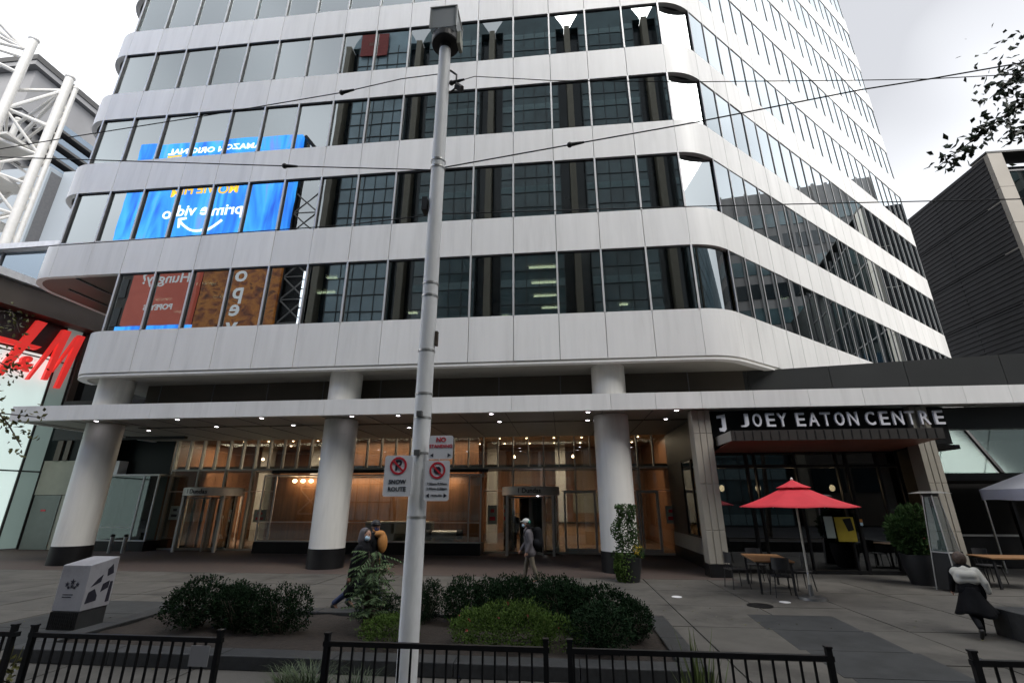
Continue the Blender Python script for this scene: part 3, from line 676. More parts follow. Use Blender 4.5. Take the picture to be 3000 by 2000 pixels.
brace(masts[0], masts[1], 14, 38, 3.4, .17); brace(masts[1], masts[2], 14, 42, 2.6, .1); brace(masts[0], masts[4], 16, 39, 3.4, .16)
brace(masts[4], masts[1], 16, 39, 4.0, .16); brace(masts[3], masts[0], 20, 44, 4.4, .2); brace(masts[5], masts[4], 16, 38, 4, .16); brace(masts[3], masts[5], 20, 46, 5, .16)
top = tp(-53.9,13.9,44.9)
for q in (tp(-57.2,8.6,49.2), tp(-57.2,8.6,46.6), tp(-57.2,8.6,44.8), tp(-57.2,8.6,42.0), tp(-61,12,46)): MB().tube(top, q, .17, n=8).build('tie_strut', M['truss'], tw, smooth=True)
top = tp(-52.0,17.0,42.6)
for q in (tp(-54.6,14.6,40.4), tp(-58.5,18.5,40.2), tp(-53.7,14.2,37.5), tp(-58.5,18.5,36.5)): MB().tube(top, q, .17, n=8).build('tie_strut', M['truss'], tw, smooth=True)
for k in range(5):
    z = 18+4.2*k; MB().box(-5.2,.4,-1.0,2.4,z,z+.25).build('platform', M['truss'], tw)

# ------------------------------------------------------------------ dark clad building on the right
db = thing('slate_clad_building', 'dark slate panelled building with a beige stone corner at the right edge', 'building', (32.06, 18, 0))
MB().box(.22,30,1.3,30,0,27.7).build('building_core', M['core'], db)
zr = [12.0,15.82,19.78,23.72,27.85]
for a, b in zip(zr, zr[1:]):
    for j in range(5):
        MB().box(0,.2,.05+5.4*j+.02,.05+5.4*(j+1)-.02,a+.06,b-.06).build('cladding_panel', M['darkpanel'], db)
b_ = MB()
for k in range(40): b_.box(-.05,-.001,.08,27,12.12+.394*k,12.24+.394*k)
tag(b_.build('panel_ribs', M['darkpanel'], db), kind='stuff')
MB().box(-.1,.21,.05,27.2,11.94,12.04).build('base_trim', M['darkfascia'], db)
MB().box(.02,.2,.05,27,0,11.9).build('lower_wall', M['beige'], db)
for k in range(9): MB().box(.01,1.05,-.3,1.2,3.1*k+.015,3.1*(k+1)-.015).build('stone_block', M['beige'], db)
for i in range(8):
    for j in range(8):
        if i < 5: MB().box(1.12+2.1*i+.05,1.12+2.1*(i+1)-.05,.02,.06,3.3*j+.1,3.3*(j+1)-.06).build('window_pane', M['greenglass'], db)
b_ = MB()
for i in range(9): b_.box(1.12+2.1*i-.06,1.12+2.1*i+.06,-.12,.1,0,27.3)
for j in range(9): b_.box(1.1,18,-.05,.08,3.3*j-.07,3.3*j+.07)
tag(b_.build('window_grid', M['mull'], db), kind='stuff')
MB().box(-.04,20,-.32,1.25,27.93,28.08).build('parapet', M['darkfascia'], db)

# ------------------------------------------------------------------ restaurant under the canopy
rs = thing('restaurant_front', 'black fronted restaurant with white raised lettering between two beige pillars', 'restaurant', (6, 0, 0))
def X(x): return x-6
def pillar(x0, x1, y0, y1):
    p = MB().box(X(x0+.02),X(x1-.02),y0+.02,y1,.36,4.97).build('pillar', M['pillar'], rs)
    n = 3; w = (x1-x0)/n
    for (za, zb) in ((.36,1.28),(1.295,2.64),(2.655,4.2),(4.215,4.97)):
        for k in range(n): bev(MB().box(X(x0+w*k+.014),X(x0+w*(k+1)-.014),y0,y0+.03,za,zb).build('pillar_rib', M['pillar'], p), .012)
    MB().box(X(x0-.01),X(x1+.01),y0-.01,y1,0,.355).build('pillar_base', M['black'], p)
pillar(2.45,3.05,0,.55); pillar(9.12,9.66,.02,.55)
MB().box(X(3.06),X(10.3),.26,.5,3.82,4.97).build('sign_wall', M['black'], rs)
MB().box(X(10.31),X(16),.3,.6,4.28,4.97).build('side_beam', M['darkfascia'], rs)
letters = [('J',4.07,.25),('O',4.46,.27),('E',4.87,.27),('Y',5.23,.3),('E',5.78,.27),('A',6.17,.3),('T',6.55,.29),('O',6.95,.28),('N',7.35,.29),('C',7.86,.27),('E',8.27,.26),('N',8.67,.29),('T',9.04,.26),('R',9.45,.27),('E',9.86,.27)]
lc = {}
M['letterwhite'] = mat('letter_white', (.72,.72,.78), .5)
for ch, x, w in letters:
    if ch not in lc:
        me = text_mesh('letter', ch, .6, M['letterwhite'], .07, bold=.006)
        xs_ = [v.co.x for v in me.vertices]; zs_ = [v.co.z for v in me.vertices]
        for v in me.vertices: v.co = ((v.co.x-(min(xs_)+max(xs_))/2)*.27/(max(xs_)-min(xs_)), v.co.y, (v.co.z-min(zs_))*.43/(max(zs_)-min(zs_)))
        lc[ch] = me
    o = ob('letter', lc[ch], rs, (X(x), -.08, 4.385)); o.scale.x = w/.27
me = MB(); me.prism_y([(-.14,.5),(.11,.54),(.11,.06),(.04,-.02),(-.09,0),(-.11,.1),(-.02,.1),(.0,.14),(.0,.43),(-.14,.41)], .13, .2)
me.build('emblem', M['letterwhite'], rs, (X(3.38),-.2,4.27))
aw = MB().box(X(3.2),X(9.02),-1.25,-1.2,3.82,4.12).build('awning', M['awnfascia'], rs)
MB().box(X(3.2),X(3.24),-1.198,.25,3.83,4.12).build('awning_side', M['beige'], aw); MB().box(X(8.98),X(9.02),-1.198,.02,3.82,4.12).build('awning_side', M['awnfascia'], aw)
MB().box(X(3.25),X(8.97),-1.198,.25,4.05,4.1).build('awning_top', M['black'], aw)
for k in range(11):
    MB().prism_x(X(3.245),X(8.975),-1.19+.2*k,-1.19+.2*k+.192,3.84-.0135*k).build('soffit_plank', M['awnwood'], aw)
b_ = MB()
for k in range(23): b_.box(X(3.3+.25*k),X(3.3+.25*k+.02),-1.262,-1.25,3.84,4.1)
tag(b_.build('awning_ribs', M['black'], aw), kind='stuff')
# shop window
f_ = MB()
for x, w in ((3.1,.1),(4.35,.09),(4.62,.06),(5.9,.05),(7.2,.05),(7.5,.08),(8.45,.07),(9.08,.08)): f_.box(X(x)-w/2,X(x)+w/2,1.05,1.2,.0,3.7)
for z in (.06,3.24,3.7): f_.box(X(3.1),X(9.1),1.06,1.19,z-.05,z+.05)
f_.build('shop_frame', M['black'], rs)
ed = (3.1,4.35,4.62,5.9,7.2,7.5,8.45,9.08)
for a, b in zip(ed, ed[1:]):
    for z0, z1 in ((.12,3.18),(3.3,3.64)): MB().box(X(a)+.05,X(b)-.05,1.11,1.13,z0,z1).build('shop_pane', M['darkglass'], rs)
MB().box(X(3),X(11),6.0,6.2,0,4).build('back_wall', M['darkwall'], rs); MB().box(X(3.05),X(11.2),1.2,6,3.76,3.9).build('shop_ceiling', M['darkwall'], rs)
MB().box(X(3.1),X(9.1),1.5,1.9,3.3,3.6).build('head_reflection', M['cream'], rs)  # cream box behind the panes, standing in for a beige reflection
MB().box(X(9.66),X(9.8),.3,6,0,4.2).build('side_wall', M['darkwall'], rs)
MB().box(X(4.8),X(7.4),3.4,4.0,0,1.05).build('bar_counter', M['wood'], rs)
for x in (4.1,5.4,6.6,8.0): MB().ell((X(x),3.2,2.6),(.09,.09,.12)).build('hanging_lamp', M['warm'], rs, smooth=True)
# the restaurant's flank with its own window
MB().box(X(2.86),X(3.04),.56,6.38,.42,.93).build('flank_sill_wall', M['pillar'], rs); MB().box(X(2.84),X(3.05),.56,6.38,0,.415).build('flank_base', M['black'], rs)
MB().box(X(2.88),X(3.04),.56,6.38,3.68,4.97).build('flank_upper', M['brownwall'], rs); MB().box(X(2.88),X(3.04),3.95,6.38,.94,3.67).build('flank_wall', M['brownwall'], rs)
MB().box(X(2.9),X(2.92),1.1,3.9,1.0,3.6).build('flank_pane', M['darkglass'], rs)
f_ = MB()
for y in (.98,2.5,3.9): f_.box(X(2.87),X(2.96),y-.05,y+.05,.94,3.67)
f_.box(X(2.875),X(2.955),.58,3.94,.935,1.0); f_.box(X(2.875),X(2.955),.58,3.94,3.6,3.675); f_.build('flank_frame', M['black'], rs)
for (x, z, w, h, mm, nm, lab) in ((6.55,1.36,.26,.64,'poster','menu_board','white menu board on the restaurant window left of the yellow one'),(7.02,1.3,.56,.72,'yellow','menu_board','bright yellow board with a black patch in the restaurant window')):
    t = thing(nm, lab, 'poster', (x, 1.02, z)); MB().box(-w/2,w/2,-.01,.01,-h/2,h/2).build('sheet', M[mm], t)
    if mm == 'yellow': MB().prism_y([(-.05,.3),(.2,.34),(.24,-.02),(.06,-.06)], -.016, -.011).build('black_patch', M['black'], t)
t = thing('door_sticker', 'small orange and blue sticker on the dark restaurant door', 'sticker', (7.53, 1.03, 1.5))
MB().box(-.04,.04,-.01,.01,.01,.1).build('orange_half', M['orange'], t); MB().box(-.04,.04,-.01,.01,-.09,.0).build('blue_half', M['maskblue'], t)
# charcoal fascia box standing on the canopy
cf = thing('charcoal_roof_fascia', 'long charcoal panel box standing on the white canopy above the restaurant', 'fascia', (3.3, 2.25, 5.53), math.atan2(-1.9, 11.0))
xx = [0,1.9,4.6,6.9,9.6,11.6,14]
for a, b in zip(xx, xx[1:]): MB().box(a+.008,b-.008,0,.12,0,1.22).build('fascia_panel', M['darkfascia'], cf)
MB().box(.02,7.2,.125,6,.0,1.18).box(7.201,14,.125,.6,.0,1.18).build('fascia_core', M['black'], cf); MB().box(-.05,-.005,0,5,0,1.22).build('fascia_panel', M['darkfascia'], cf)
# glass pavilion on the right
pv = thing('glass_pavilion', 'tinted glass pavilion beside the restaurant behind the white tent', 'glass building', (13, 2.6, 0))
PT = R(31)
for a, b in ((-2.9,.3),(.4,3.4),(3.5,7)):
    o = MB().box(a+.04,b-.04,0,.03,0,1.95).build('glazing_pane', M['pavglass'], pv, (0,0,3.08)); o.rotation_euler = (-PT,0,0)
for x in (-2.95,.35,3.45):
    o = MB().box(x-.05,x+.05,-.06,.08,0,2.0).build('sloping_bar', M['black'], pv, (0,0,3.06)); o.rotation_euler = (-PT,0,0)
    MB().box(x-.05,x+.05,-.05,.07,0,2.8).build('pavilion_post', M['black'], pv)
MB().box(-3,7,-.07,.09,2.82,3.05).build('pavilion_beam', M['black'], pv)
MB().box(-3.2,8,1.1,5,4.72,4.9).build('pavilion_roof', M['black'], pv); MB().box(-3,8,6,6.2,0,4.8).build('back_wall', M['darkwall'], pv)
MB().box(-3,7,.2,5.9,2.9,3.0).build('pavilion_floor_slab', M['darkwall'], pv)
MB().box(-2.8,7,.4,.5,.02,1.0).build('low_rail_wall', M['black'], pv); MB().box(-2.8,7,.36,.54,1.005,1.06).build('hand_rail', M['alu'], pv)
MB().box(-2.6,-1.4,3,3.4,.02,2.1).build('timber_screen', M['wood'], pv)
MB().ell((-1.9,1.4,3.75),(.13,.13,.13)).build('globe_lamp', M['warm'], pv, smooth=True); MB().ell((-1.95,1.5,3.4),(.09,.09,.09)).build('globe_lamp', M['warm'], pv, smooth=True)

# ------------------------------------------------------------------ across the street: what the windows mirror
def facing_back(name, s, size, m, x, z, y, par, depth=.05, bold=0, xs=1, shear=0):
    o = ob(name, text_mesh(name, s, size, M[m], depth, bold=bold, xs=xs, shear=shear), par, (x, y, z)); o.rotation_euler = (0,0,math.pi); return o
M['bluescreen'] = screen('blue_video_screen', [(.02,.10,.62),(.03,.25,.85),(.06,.42,1.0),(.22,.25,.85)], .86, .12, (2.2,1,.35))
M['redscreen'] = screen('red_video_screen', [(.23,.05,.035),(.27,.065,.045)], .6, .2, (1,1,1))
M['foodscreen'] = screen('food_video_screen', [(.035,.012,.008),(.12,.04,.014),(.22,.085,.018),(.06,.022,.01)], .55, .8, (1,1,1.3), .6)
M['screentext'] = glow('screen_white_text', (.9,.93,1), 1.25); M['screengold'] = glow('screen_gold_text', (.9,.5,.05), .9); M['dulltext'] = glow('screen_grey_text', (.35,.36,.37), .64)
v1 = thing('blue_billboard', 'big blue video billboard mirrored in the upper left windows', 'billboard', (-47, -32, 0))
MB().box(-12,11.75,-.6,0,33.2,49.45).build('screen_face', M['bluescreen'], v1); MB().box(-12.3,12.1,-1.4,-.61,33,49.6).build('screen_case', M['black'], v1)
facing_back('lettering', 'AMAZON ORIGINAL', 1.25, 'screentext', -.8, 48.0, .03, v1, xs=1.18, bold=.02)
MB().box(-7.6,-5.5,.01,.05,47.1,47.4).build('gold_bar', M['screengold'], v1)
facing_back('lettering', 'MOVIE FILM', 1.9, 'screengold', -.8, 41.2, .03, v1, xs=.98, bold=.04)
facing_back('lettering', 'prime video', 2.35, 'screentext', -.35, 38.0, .03, v1, xs=1.0, bold=.03)
sm_ = MB(); pts = [(2.7-5.6*t/12, 36.5-1.7*math.sin(math.pi*t/12)**.9+ .15*t/12) for t in range(13)]
for a, b in zip(pts, pts[1:]): sm_.tube((a[0],.04,a[1]), (b[0],.04,b[1]), .16, n=6)
sm_.tube((-2.95,.04,36.75),(-2.7,.04,35.5),.15,n=6).tube((-2.95,.04,36.75),(-1.9,.04,36.85),.15,n=6)
sm_.build('smile_arrow', M['screentext'], v1)
MB().tube((12.0,-.4,49.4),(14,-.4,46.8),.25).build('corner_strut', M['black'], v1)
v2 = thing('red_billboard', 'dull red billboard asking Hungry mirrored in the lowest left windows', 'billboard', (-50, -32, 0))
MB().box(-4.6,4.55,-.5,0,22.3,30.2).build('screen_face', M['redscreen'], v2)
facing_back('lettering', 'Hungry?', 1.95, 'dulltext', .05, 28.35, .03, v2, bold=.02, xs=1.02); facing_back('lettering', 'POPEYES', 1.0, 'dulltext', -.1, 24.5, .03, v2, bold=.03)
MB().box(-5.3,5,-.6,-.1,20.5,22.2).build('ticker_strip', M['bluescreen'], v2)
v3 = thing('food_billboard', 'brown food billboard with upright letters mirrored in the lowest left windows', 'billboard', (-40, -32, 0))
MB().box(-4.9,4.9,-.5,0,14,30.2).build('screen_face', M['foodscreen'], v3)
for k, ch in enumerate('popeyes'):
    facing_back('letter', ch, 3.0, 'dulltext', .1, 30.6-2.25*k, .03, v3, bold=.05)
lt2 = thing('billboard_mast', 'dark cross braced steel mast between billboards, mirrored in the windows', 'lattice tower', (-33.2, -32.2, 0))
for x in (-1.6,1.6):
    for y in (0,-.22): MB().tube((x,y,0),(x,y,41),.16,n=6).build('mast_leg', M['black'], lt2)
for k in range(13):
    z = 3*k+1
    MB().tube((-1.6,0,z),(1.6,0,z+3),.1,n=5).tube((1.6,0,z),(-1.6,0,z+3),.1,n=5).tube((-1.6,0,z),(1.6,0,z),.08,n=5).build('cross_brace', M['mud'], lt2)
MB().box(-1.9,1.75,-.45,-.3,0,33).build('back_sheet', M['black'], lt2)
sg = thing('white_strip_sign', 'narrow white upright sign on the braced mast, mirrored in the windows', 'sign', (-31.75, -31.8, 20))
for k in range(7): MB().box(-.2,.2,0,.1,.2+1.2*k,1.2+1.2*k).build('sign_block', M['screentext'], sg)
gt = thing('dark_glass_tower', 'dark glass tower with bronze fins opposite, mirrored in the middle windows', 'office building', (0, -32, 0))
fx = [-30.45+10.42*k for k in range(6)]
MB().box(fx[0]-.4,fx[-1]+.4,-30,-1.3,0,64.61).build('tower_mass', M['deepglass'], gt)
gr, sp = MB(), MB()
for i, x in enumerate(fx):
    MB().box(x-.38,x+.38,-1.29,.05,0,64.6).build('fin', M['fin'], gt)
    if i == len(fx)-1: break
    a, b = x+1.55, fx[i+1]-1.55
    MB().box(a,b,-1.29,-.3,0,64.6).build('glass_bay', M['blueglass'] if i == 0 else M['tealglass'], gt)  # first bay and its crown are paler: sky reflection put into the colour
    MB().prism_y([(x+.4,64.62),(fx[i+1]-.4,64.62),(fx[i+1]-1.5,66.9),(fx[i+1]-1.9,68.4),(x+1.9,68.4),(x+1.5,66.9)], -1.6, -.35).build('crown_bay', M['blueglass'] if i == 0 else M['tealglass'], gt)
    n = 5
    for k in range(n+1):
        xx_ = a+(b-a)*k/n; gr.box(xx_-.045,xx_+.045,-.3,-.22,0,64.6)
    for k in range(31):
        z = 2.1*k
        if i == 0: gr.box(a,b,-.3,-.2,z-.06,z+.06)
        else:
            gr.box(a,b,-.3,-.23,z-.05,z+.05)
            if k % 2 == 0: sp.box(a,b,-.3,-.24,z+.05,z+1.0)
tag(gr.build('curtain_grid', M['grid'], gt), kind='stuff'); tag(sp.build('spandrel_strips', M['band'], gt), kind='stuff')
M['bannerred'] = mat('banner_red', (.26,.05,.045), .7)
bn = thing('red_banner', 'square red banner high on the dark glass tower, mirrored in the top windows', 'banner', (-26.5, -32.1, 62.5))
MB().box(-2.1,1.9,.0,.12,0,4.2).build('banner_sheet', M['bannerred'], bn); MB().box(-.9,.7,.13,.16,1.9,2.4).build('banner_mark', M['awnwood'], bn)
lb = thing('low_stone_block', 'low dark stone building under the billboards opposite, mirrored in the left glass', 'building', (-54, -34, 0))
MB().box(-24,22.6,-24,0,0,31.5).build('block_mass', M['brownwall'], lb)
for k in range(7):
    for j in range(11): MB().box(-23.2+4.2*j,-20.0+4.2*j,.01,.08,3+4*k,5.6+4*k).build('window', M['deepglass'], lb)
pb = thing('pale_glass_block', 'pale gridded glass block farther along the opposite side, mirrored in the rounded corner', 'office building', (62, -34, 0))
MB().box(-38,22,-20,0,0,41).build('block_mass', M['blueglass'], pb)
b_ = MB()
for k in range(31): b_.box(-38+2.0*k-.09,-38+2.0*k+.09,.0,.1,0,41)
for k in range(16): b_.box(-38,22,.01,.09,2.7*k-.09,2.7*k+.09)
tag(b_.build('block_grid', M['grid'], pb), kind='stuff')
rl = thing('added_corner_block', 'low dark corner block added opposite to darken the restaurant window reflections', 'building', (27.5, -33.2, 0))  # unseen block, added so the restaurant glass mirrors no pale sky
MB().box(-5.2,6.5,-.7,0,0,19).build('block_mass', M['brownwall'], rl)
for k in range(4):
    for j in range(3): MB().box(-4.6+3.8*j,-1.6+3.8*j,.01,.08,3+4*k,5.6+4*k).build('window', M['deepglass'], rl)
rb = thing('stone_office_block', 'long stone office block down the street, mirrored in the right wing windows', 'office building', (62, 6, 0))
MB().box(0,25,-24,28,0,50.5).build('block_mass', M['mud'], rb)
for k in range(11):
    MB().box(-.12,0.01,-23.5,27.5,3+4.1*k,5.5+4.1*k).build('window_strip', M['deepglass'] if k%2 else M['tealglass'], rb)
b_ = MB()
for k in range(27): b_.box(-.4,-.01,-24+2*k-.2,-24+2*k+.2,0,50.6)
tag(b_.build('pier_ribs', M['mud'], rb), kind='stuff')

# ------------------------------------------------------------------ lamp post, signs, wires
PX, PY = -3.43, -10.62
lpst = thing('lamp_post', 'tall pale steel street lamp post carrying the parking signs behind the railing', 'lamp post', (PX, PY, 0))
MB().lathe([(.105,0),(.1,2.5),(.095,5),(.088,8.72)], n=28).build('pole', M['steelgrey'], lpst, smooth=True)
for z in (4.72,4.55,3.83,3.3,3.02,2.62,1.95,6.5,6.62):
    MB().lathe([(.1,-.012),(.104,-.012),(.104,.012),(.1,.012)], (0,0,z), 24, caps=False).build('pole_band', M['alu'], lpst, smooth=True)
for z in (3.05,2.62): MB().box(-.03,.03,-.15,-.1,z-.03,z+.03).build('band_buckle', M['screw'], lpst)
MB().lathe([(.07,8.74),(.09,8.8),(.205,8.81),(.215,8.83),(.215,8.93),(.2,8.95)], n=28).build('lantern_base', M['insul'], lpst)
f_ = MB()
for x in (-.2,.2):
    for y in (-.2,.2): f_.box(x-.012,x+.012,y-.012,y+.012,8.955,9.37)
f_.box(-.215,.215,-.215,.215,9.371,9.39); f_.build('lantern_frame', M['alu'], lpst)
for a in range(4):
    o = MB().box(-.187,.187,-.2,-.192,8.96,9.365).build('lantern_pane', M['frost'], lpst, rotz=R(90*a))
MB().lathe([(.14,8.96),(.14,9.2),(.04,9.24)], n=24).build('lamp_drum', M['white'], lpst, smooth=True)
MB().box(.2,.25,-.09,.09,8.74,8.98).build('photo_cell', M['cream'], lpst)
MB().box(-.17,-.1,-.08,.08,5.8,6.0).build('junction_box', M['insul'], lpst); MB().box(.1,.13,-.03,.03,3.9,4.08).build('pole_hook', M['bark'], lpst)
MB().path([(.1,0,8.3),(.2,0,8.2),(.2,0,7.95),(.1,0,7.85)], .015, 6).tube((.22,-.05,7.93),(.3,-.05,7.86),.05).build('camera_bracket', M['insul'], lpst)
def ring(m, cx, cz, r0, r1, y0, y1, n=32):
    for i in range(n):
        a, b = 2*math.pi*i/n, 2*math.pi*(i+1)/n
        m.prism_y([(cx+r0*math.cos(a),cz+r0*math.sin(a)),(cx+r1*math.cos(a),cz+r1*math.sin(a)),(cx+r1*math.cos(b),cz+r1*math.sin(b)),(cx+r0*math.cos(b),cz+r0*math.sin(b))], y0, y1)
    return m
def rrect(w, h, r, n=5):
    out = []
    for cx, cz, a0 in ((w/2-r,-h/2+r,-90),(w/2-r,h/2-r,0),(-w/2+r,h/2-r,90),(-w/2+r,-h/2+r,180)):
        out += [(cx+r*math.cos(R(a0+90*i/n)), cz+r*math.sin(R(a0+90*i/n))) for i in range(n+1)]
    return out
def plate(label, x, z, w, h, y, rz=0):
    t = thing('parking_sign', label, 'street sign', (x, y, z), rz, 'signs on the lamp post')
    MB().prism_y(rrect(w,h,.025), 0, .006).build('sign_plate', M['white'], t)
    MB().box(-.02,.02,.008,.05,h*.3,h*.3+.03).box(-.02,.02,.008,.05,-h*.3,-h*.3+.03).build('clamp', M['screw'], t)
    return t
def txt(t, s, size, x, z, m, bold=.0): ob('lettering', text_mesh('lettering', s, size, M[m], .003, bold=bold), t, (x, -.003, z))
def slash(t, x, z, r):
    MB().prism_y([(x-.75*r-.008,z+.6*r),(x-.6*r,z+.75*r),(x+.75*r+.0,z-.6*r),(x+.6*r,z-.75*r)], -.0075, -.0055).build('slash_bar', M['red'], t)
def arrows(t, z, w):
    for sx in (-1,1):
        p = [(sx*w,z),(sx*(w-.035),z+.022),(sx*(w-.035),z-.022)]
        if sx > 0: p = p[::-1]
        MB().prism_y(p, -.004, -.001).build('arrow', M['navy'], t)
t = plate('white no parking sign with crossed P in a red ring, left of the post', -3.625, 2.375, .31, .43, -10.76)
ring(MB(), 0, .105, .072, .094, -.005, -.001).build('red_ring', M['red'], t); txt(t, 'P', .15, .0, .105, 'navy', .004); slash(t, 0, .105, .08)
txt(t, 'SNOW', .062, .0, -.065, 'navy', .001); txt(t, 'ROUTE', .062, .0, -.14, 'navy', .001)
t = plate('small white sign with red letters half hidden behind the post', -3.5, 2.68, .13, .2, -10.5, R(-40))
txt(t, 'A', .07, -.02, .04, 'red'); txt(t, 'E', .07, -.02, -.04, 'red')
t = plate('white NO STANDING sign in red letters, upper right of the post', -3.165, 2.675, .27, .255, -10.745)
txt(t, 'NO', .07, 0, .08, 'red', .002); txt(t, 'STANDING', .052, 0, .01, 'red', .001); arrows(t, -.085, .115)
t = plate('white no stopping sign with red ring and hours, lower right of the post', -3.19, 2.325, .27, .42, -10.745)
ring(MB(), 0, .105, .068, .088, -.005, -.001).build('red_ring', M['red'], t)
MB().prism_y([(.042*math.cos(R(22.5+45*i)),.105+.042*math.sin(R(22.5+45*i))) for i in range(8)], -.005, -.001).build('black_octagon', M['navy'], t); slash(t, 0, .105, .075)
txt(t, '7:30am-9:30am', .036, 0, -.035, 'navy'); txt(t, '3:30pm-6:30pm', .036, 0, -.085, 'navy'); arrows(t, -.155, .115); txt(t, 'MON-FRI', .03, 0, -.155, 'navy')
def wirething(label, pts, r=.011, ins=()):
    t = thing('overhead_wire', label, 'wire', pts[0], 0, 'overhead wires')
    o = pts[0]; q = [tuple(b-a for a, b in zip(o, p)) for p in pts]
    MB().path(q, r*.72, 6).build('cable', M['wire'], t, smooth=True)
    for i in ins:
        p = q[i]; d = Vector(q[i+1])-Vector(p); d.normalize()
        MB().tube(p, Vector(p)+d*.2, .03, .015, 8).ell(p, (.04,.04,.04), 8, 6).build('insulator', M['insul'], t, smooth=True)
    return t
wirething('upper left span wire from lamp post top past the red lettered store', [(-16,-10.6,6.95),(-12.5,-10.6,7.32),(-9.41,-10.6,7.64),(-7.2,-10.6,7.84),(-5.03,-10.6,8.07),(-4.1,-10.6,8.24),(-3.53,-10.6,8.27)], .011, (4,))
wirething('thin upper wire from the black insulator running level to the right', [(-3.3,-10.62,8.05),(-2.95,-10.6,8.16),(-1.8,-10.6,7.95),(.03,-10.6,7.72),(2.37,-10.6,7.49),(3.19,-10.6,7.42),(4.32,-10.6,7.38),(9,-10.6,7.3)], .009, (0,))
wirething('thick span wire rising to the right from mid post with a knob insulator', [(-3.34,-10.62,6.52),(-1.59,-10.6,6.77),(-.05,-10.6,6.97),(2.31,-10.6,7.33),(3.19,-10.6,7.42),(4.38,-10.6,7.57),(10,-10.6,8.3)], .014, (1,))
wirething('lower left span wire with knob insulator meeting the post at mid height', [(-16,-10.6,8.1),(-10.65,-10.6,7.34),(-5.74,-10.6,6.76),(-3.53,-10.6,6.51)], .012, (2,))
wirething('lowest wire crossing behind the black box from edge to edge', [(-18,-10.5,5.7),(-10,-10.5,5.69),(-4.75,-10.5,5.76),(-3.4,-10.48,5.86),(-.19,-10.5,5.74),(3.74,-10.5,5.57),(9,-10.5,5.5)], .010)

# ------------------------------------------------------------------ railings
barm = MB().box(-.008,.008,-.008,.008,.1,.91).mesh('bar', M['fence'])
def rail(x0, x1, label, posts):
    t = thing('street_railing', label, 'railing', (x0, -11.34, 0), 0, 'black railings along the kerb')
    L = x1-x0
    MB().box(0,L,-.02,.02,.911,.95).build('top_rail', M['fence'], t); MB().box(0,L,-.018,.018,.07,.099).build('bottom_rail', M['fence'], t)
    n = int(L/.103)
    for k in range(n): ob('bar', barm, t, (.06+L/n*k, 0, 0))
    for p in posts: 
        q = MB().box(p-.021,p+.021,-.021,.021,0,1.0).build('post', M['fence'], t); MB().box(p-.026,p+.026,-.026,.026,1.001,1.015).build('post_cap', M['fence'], q)
    return t
rail(-9.6,-6.98,'black railing furthest left, ending at a double post',(.03,2.56))
t = rail(-6.86,-4.93,'black railing left of the lamp post with a grey plate on its end',(.03,1.9))
MB().box(1.66,1.84,-.03,-.022,.73,.89).build('grey_plate', M['towergrey'], t)
rail(-3.98,-2.0,'black railing in front of the lamp post',(.03,1.95))
rail(-1.86,.25,'black railing right of the lamp post ending before the open gap',(.03,2.08))
rail(1.25,3.6,'black railing at the right corner of the kerb',(.03,2.3))
rail(3.72,6.6,'black railing beyond the right edge',(.03,2.8))

# ------------------------------------------------------------------ planters
def planter(x0, x1, y0, y1, h, w, label):
    t = thing('planter_bed', label, 'planter', ((x0+x1)/2, (y0+y1)/2, 0)); a, b = (x1-x0)/2, (y1-y0)/2
    n = max(2, round((x1-x0)/1.5))
    for k in range(n):
        xa, xb = -a+2*a*k/n, -a+2*a*(k+1)/n
        bev(MB().box(xa+.004,xb-.004,-b,-b+w,0,h).build('rim_stone', M['rim'], t), .012); bev(MB().box(xa+.004,xb-.004,b-w,b,0,h).build('rim_stone', M['rim'], t), .012)
    for k in range(2):
        ya, yb = -b+w+(2*b-2*w)*k/2, -b+w+(2*b-2*w)*(k+1)/2
        bev(MB().box(-a,-a+w,ya+.004,yb-.004,0,h).build('rim_stone', M['rim'], t), .012); bev(MB().box(a-w,a,ya+.004,yb-.004,0,h).build('rim_stone', M['rim'], t), .012)
    nx, ny = 40, 16; m = MB(); vs = []
    for j in range(ny+1):
        for i in range(nx+1):
            x, y = -a+w+(2*a-2*w)*i/nx, -b+w+(2*b-2*w)*j/ny
            vs.append((x, y, h-.05+.06*mnoise.noise((x*2,y*2,3))))
    m.add(vs, [(j*(nx+1)+i, j*(nx+1)+i+1, (j+1)*(nx+1)+i+1, (j+1)*(nx+1)+i) for j in range(ny) for i in range(nx)])
    tag(m.build('mulch', M['soil'], t, smooth=True), kind='stuff')
    return t
planter(-9.7,-.1,-9.05,-6.05,.17,.34,'long low dark granite planter with shrubs behind the lamp post')
planter(5.35,13,-9.05,-6.05,.42,.34,'dark granite planter at the lower right edge behind the walking woman')

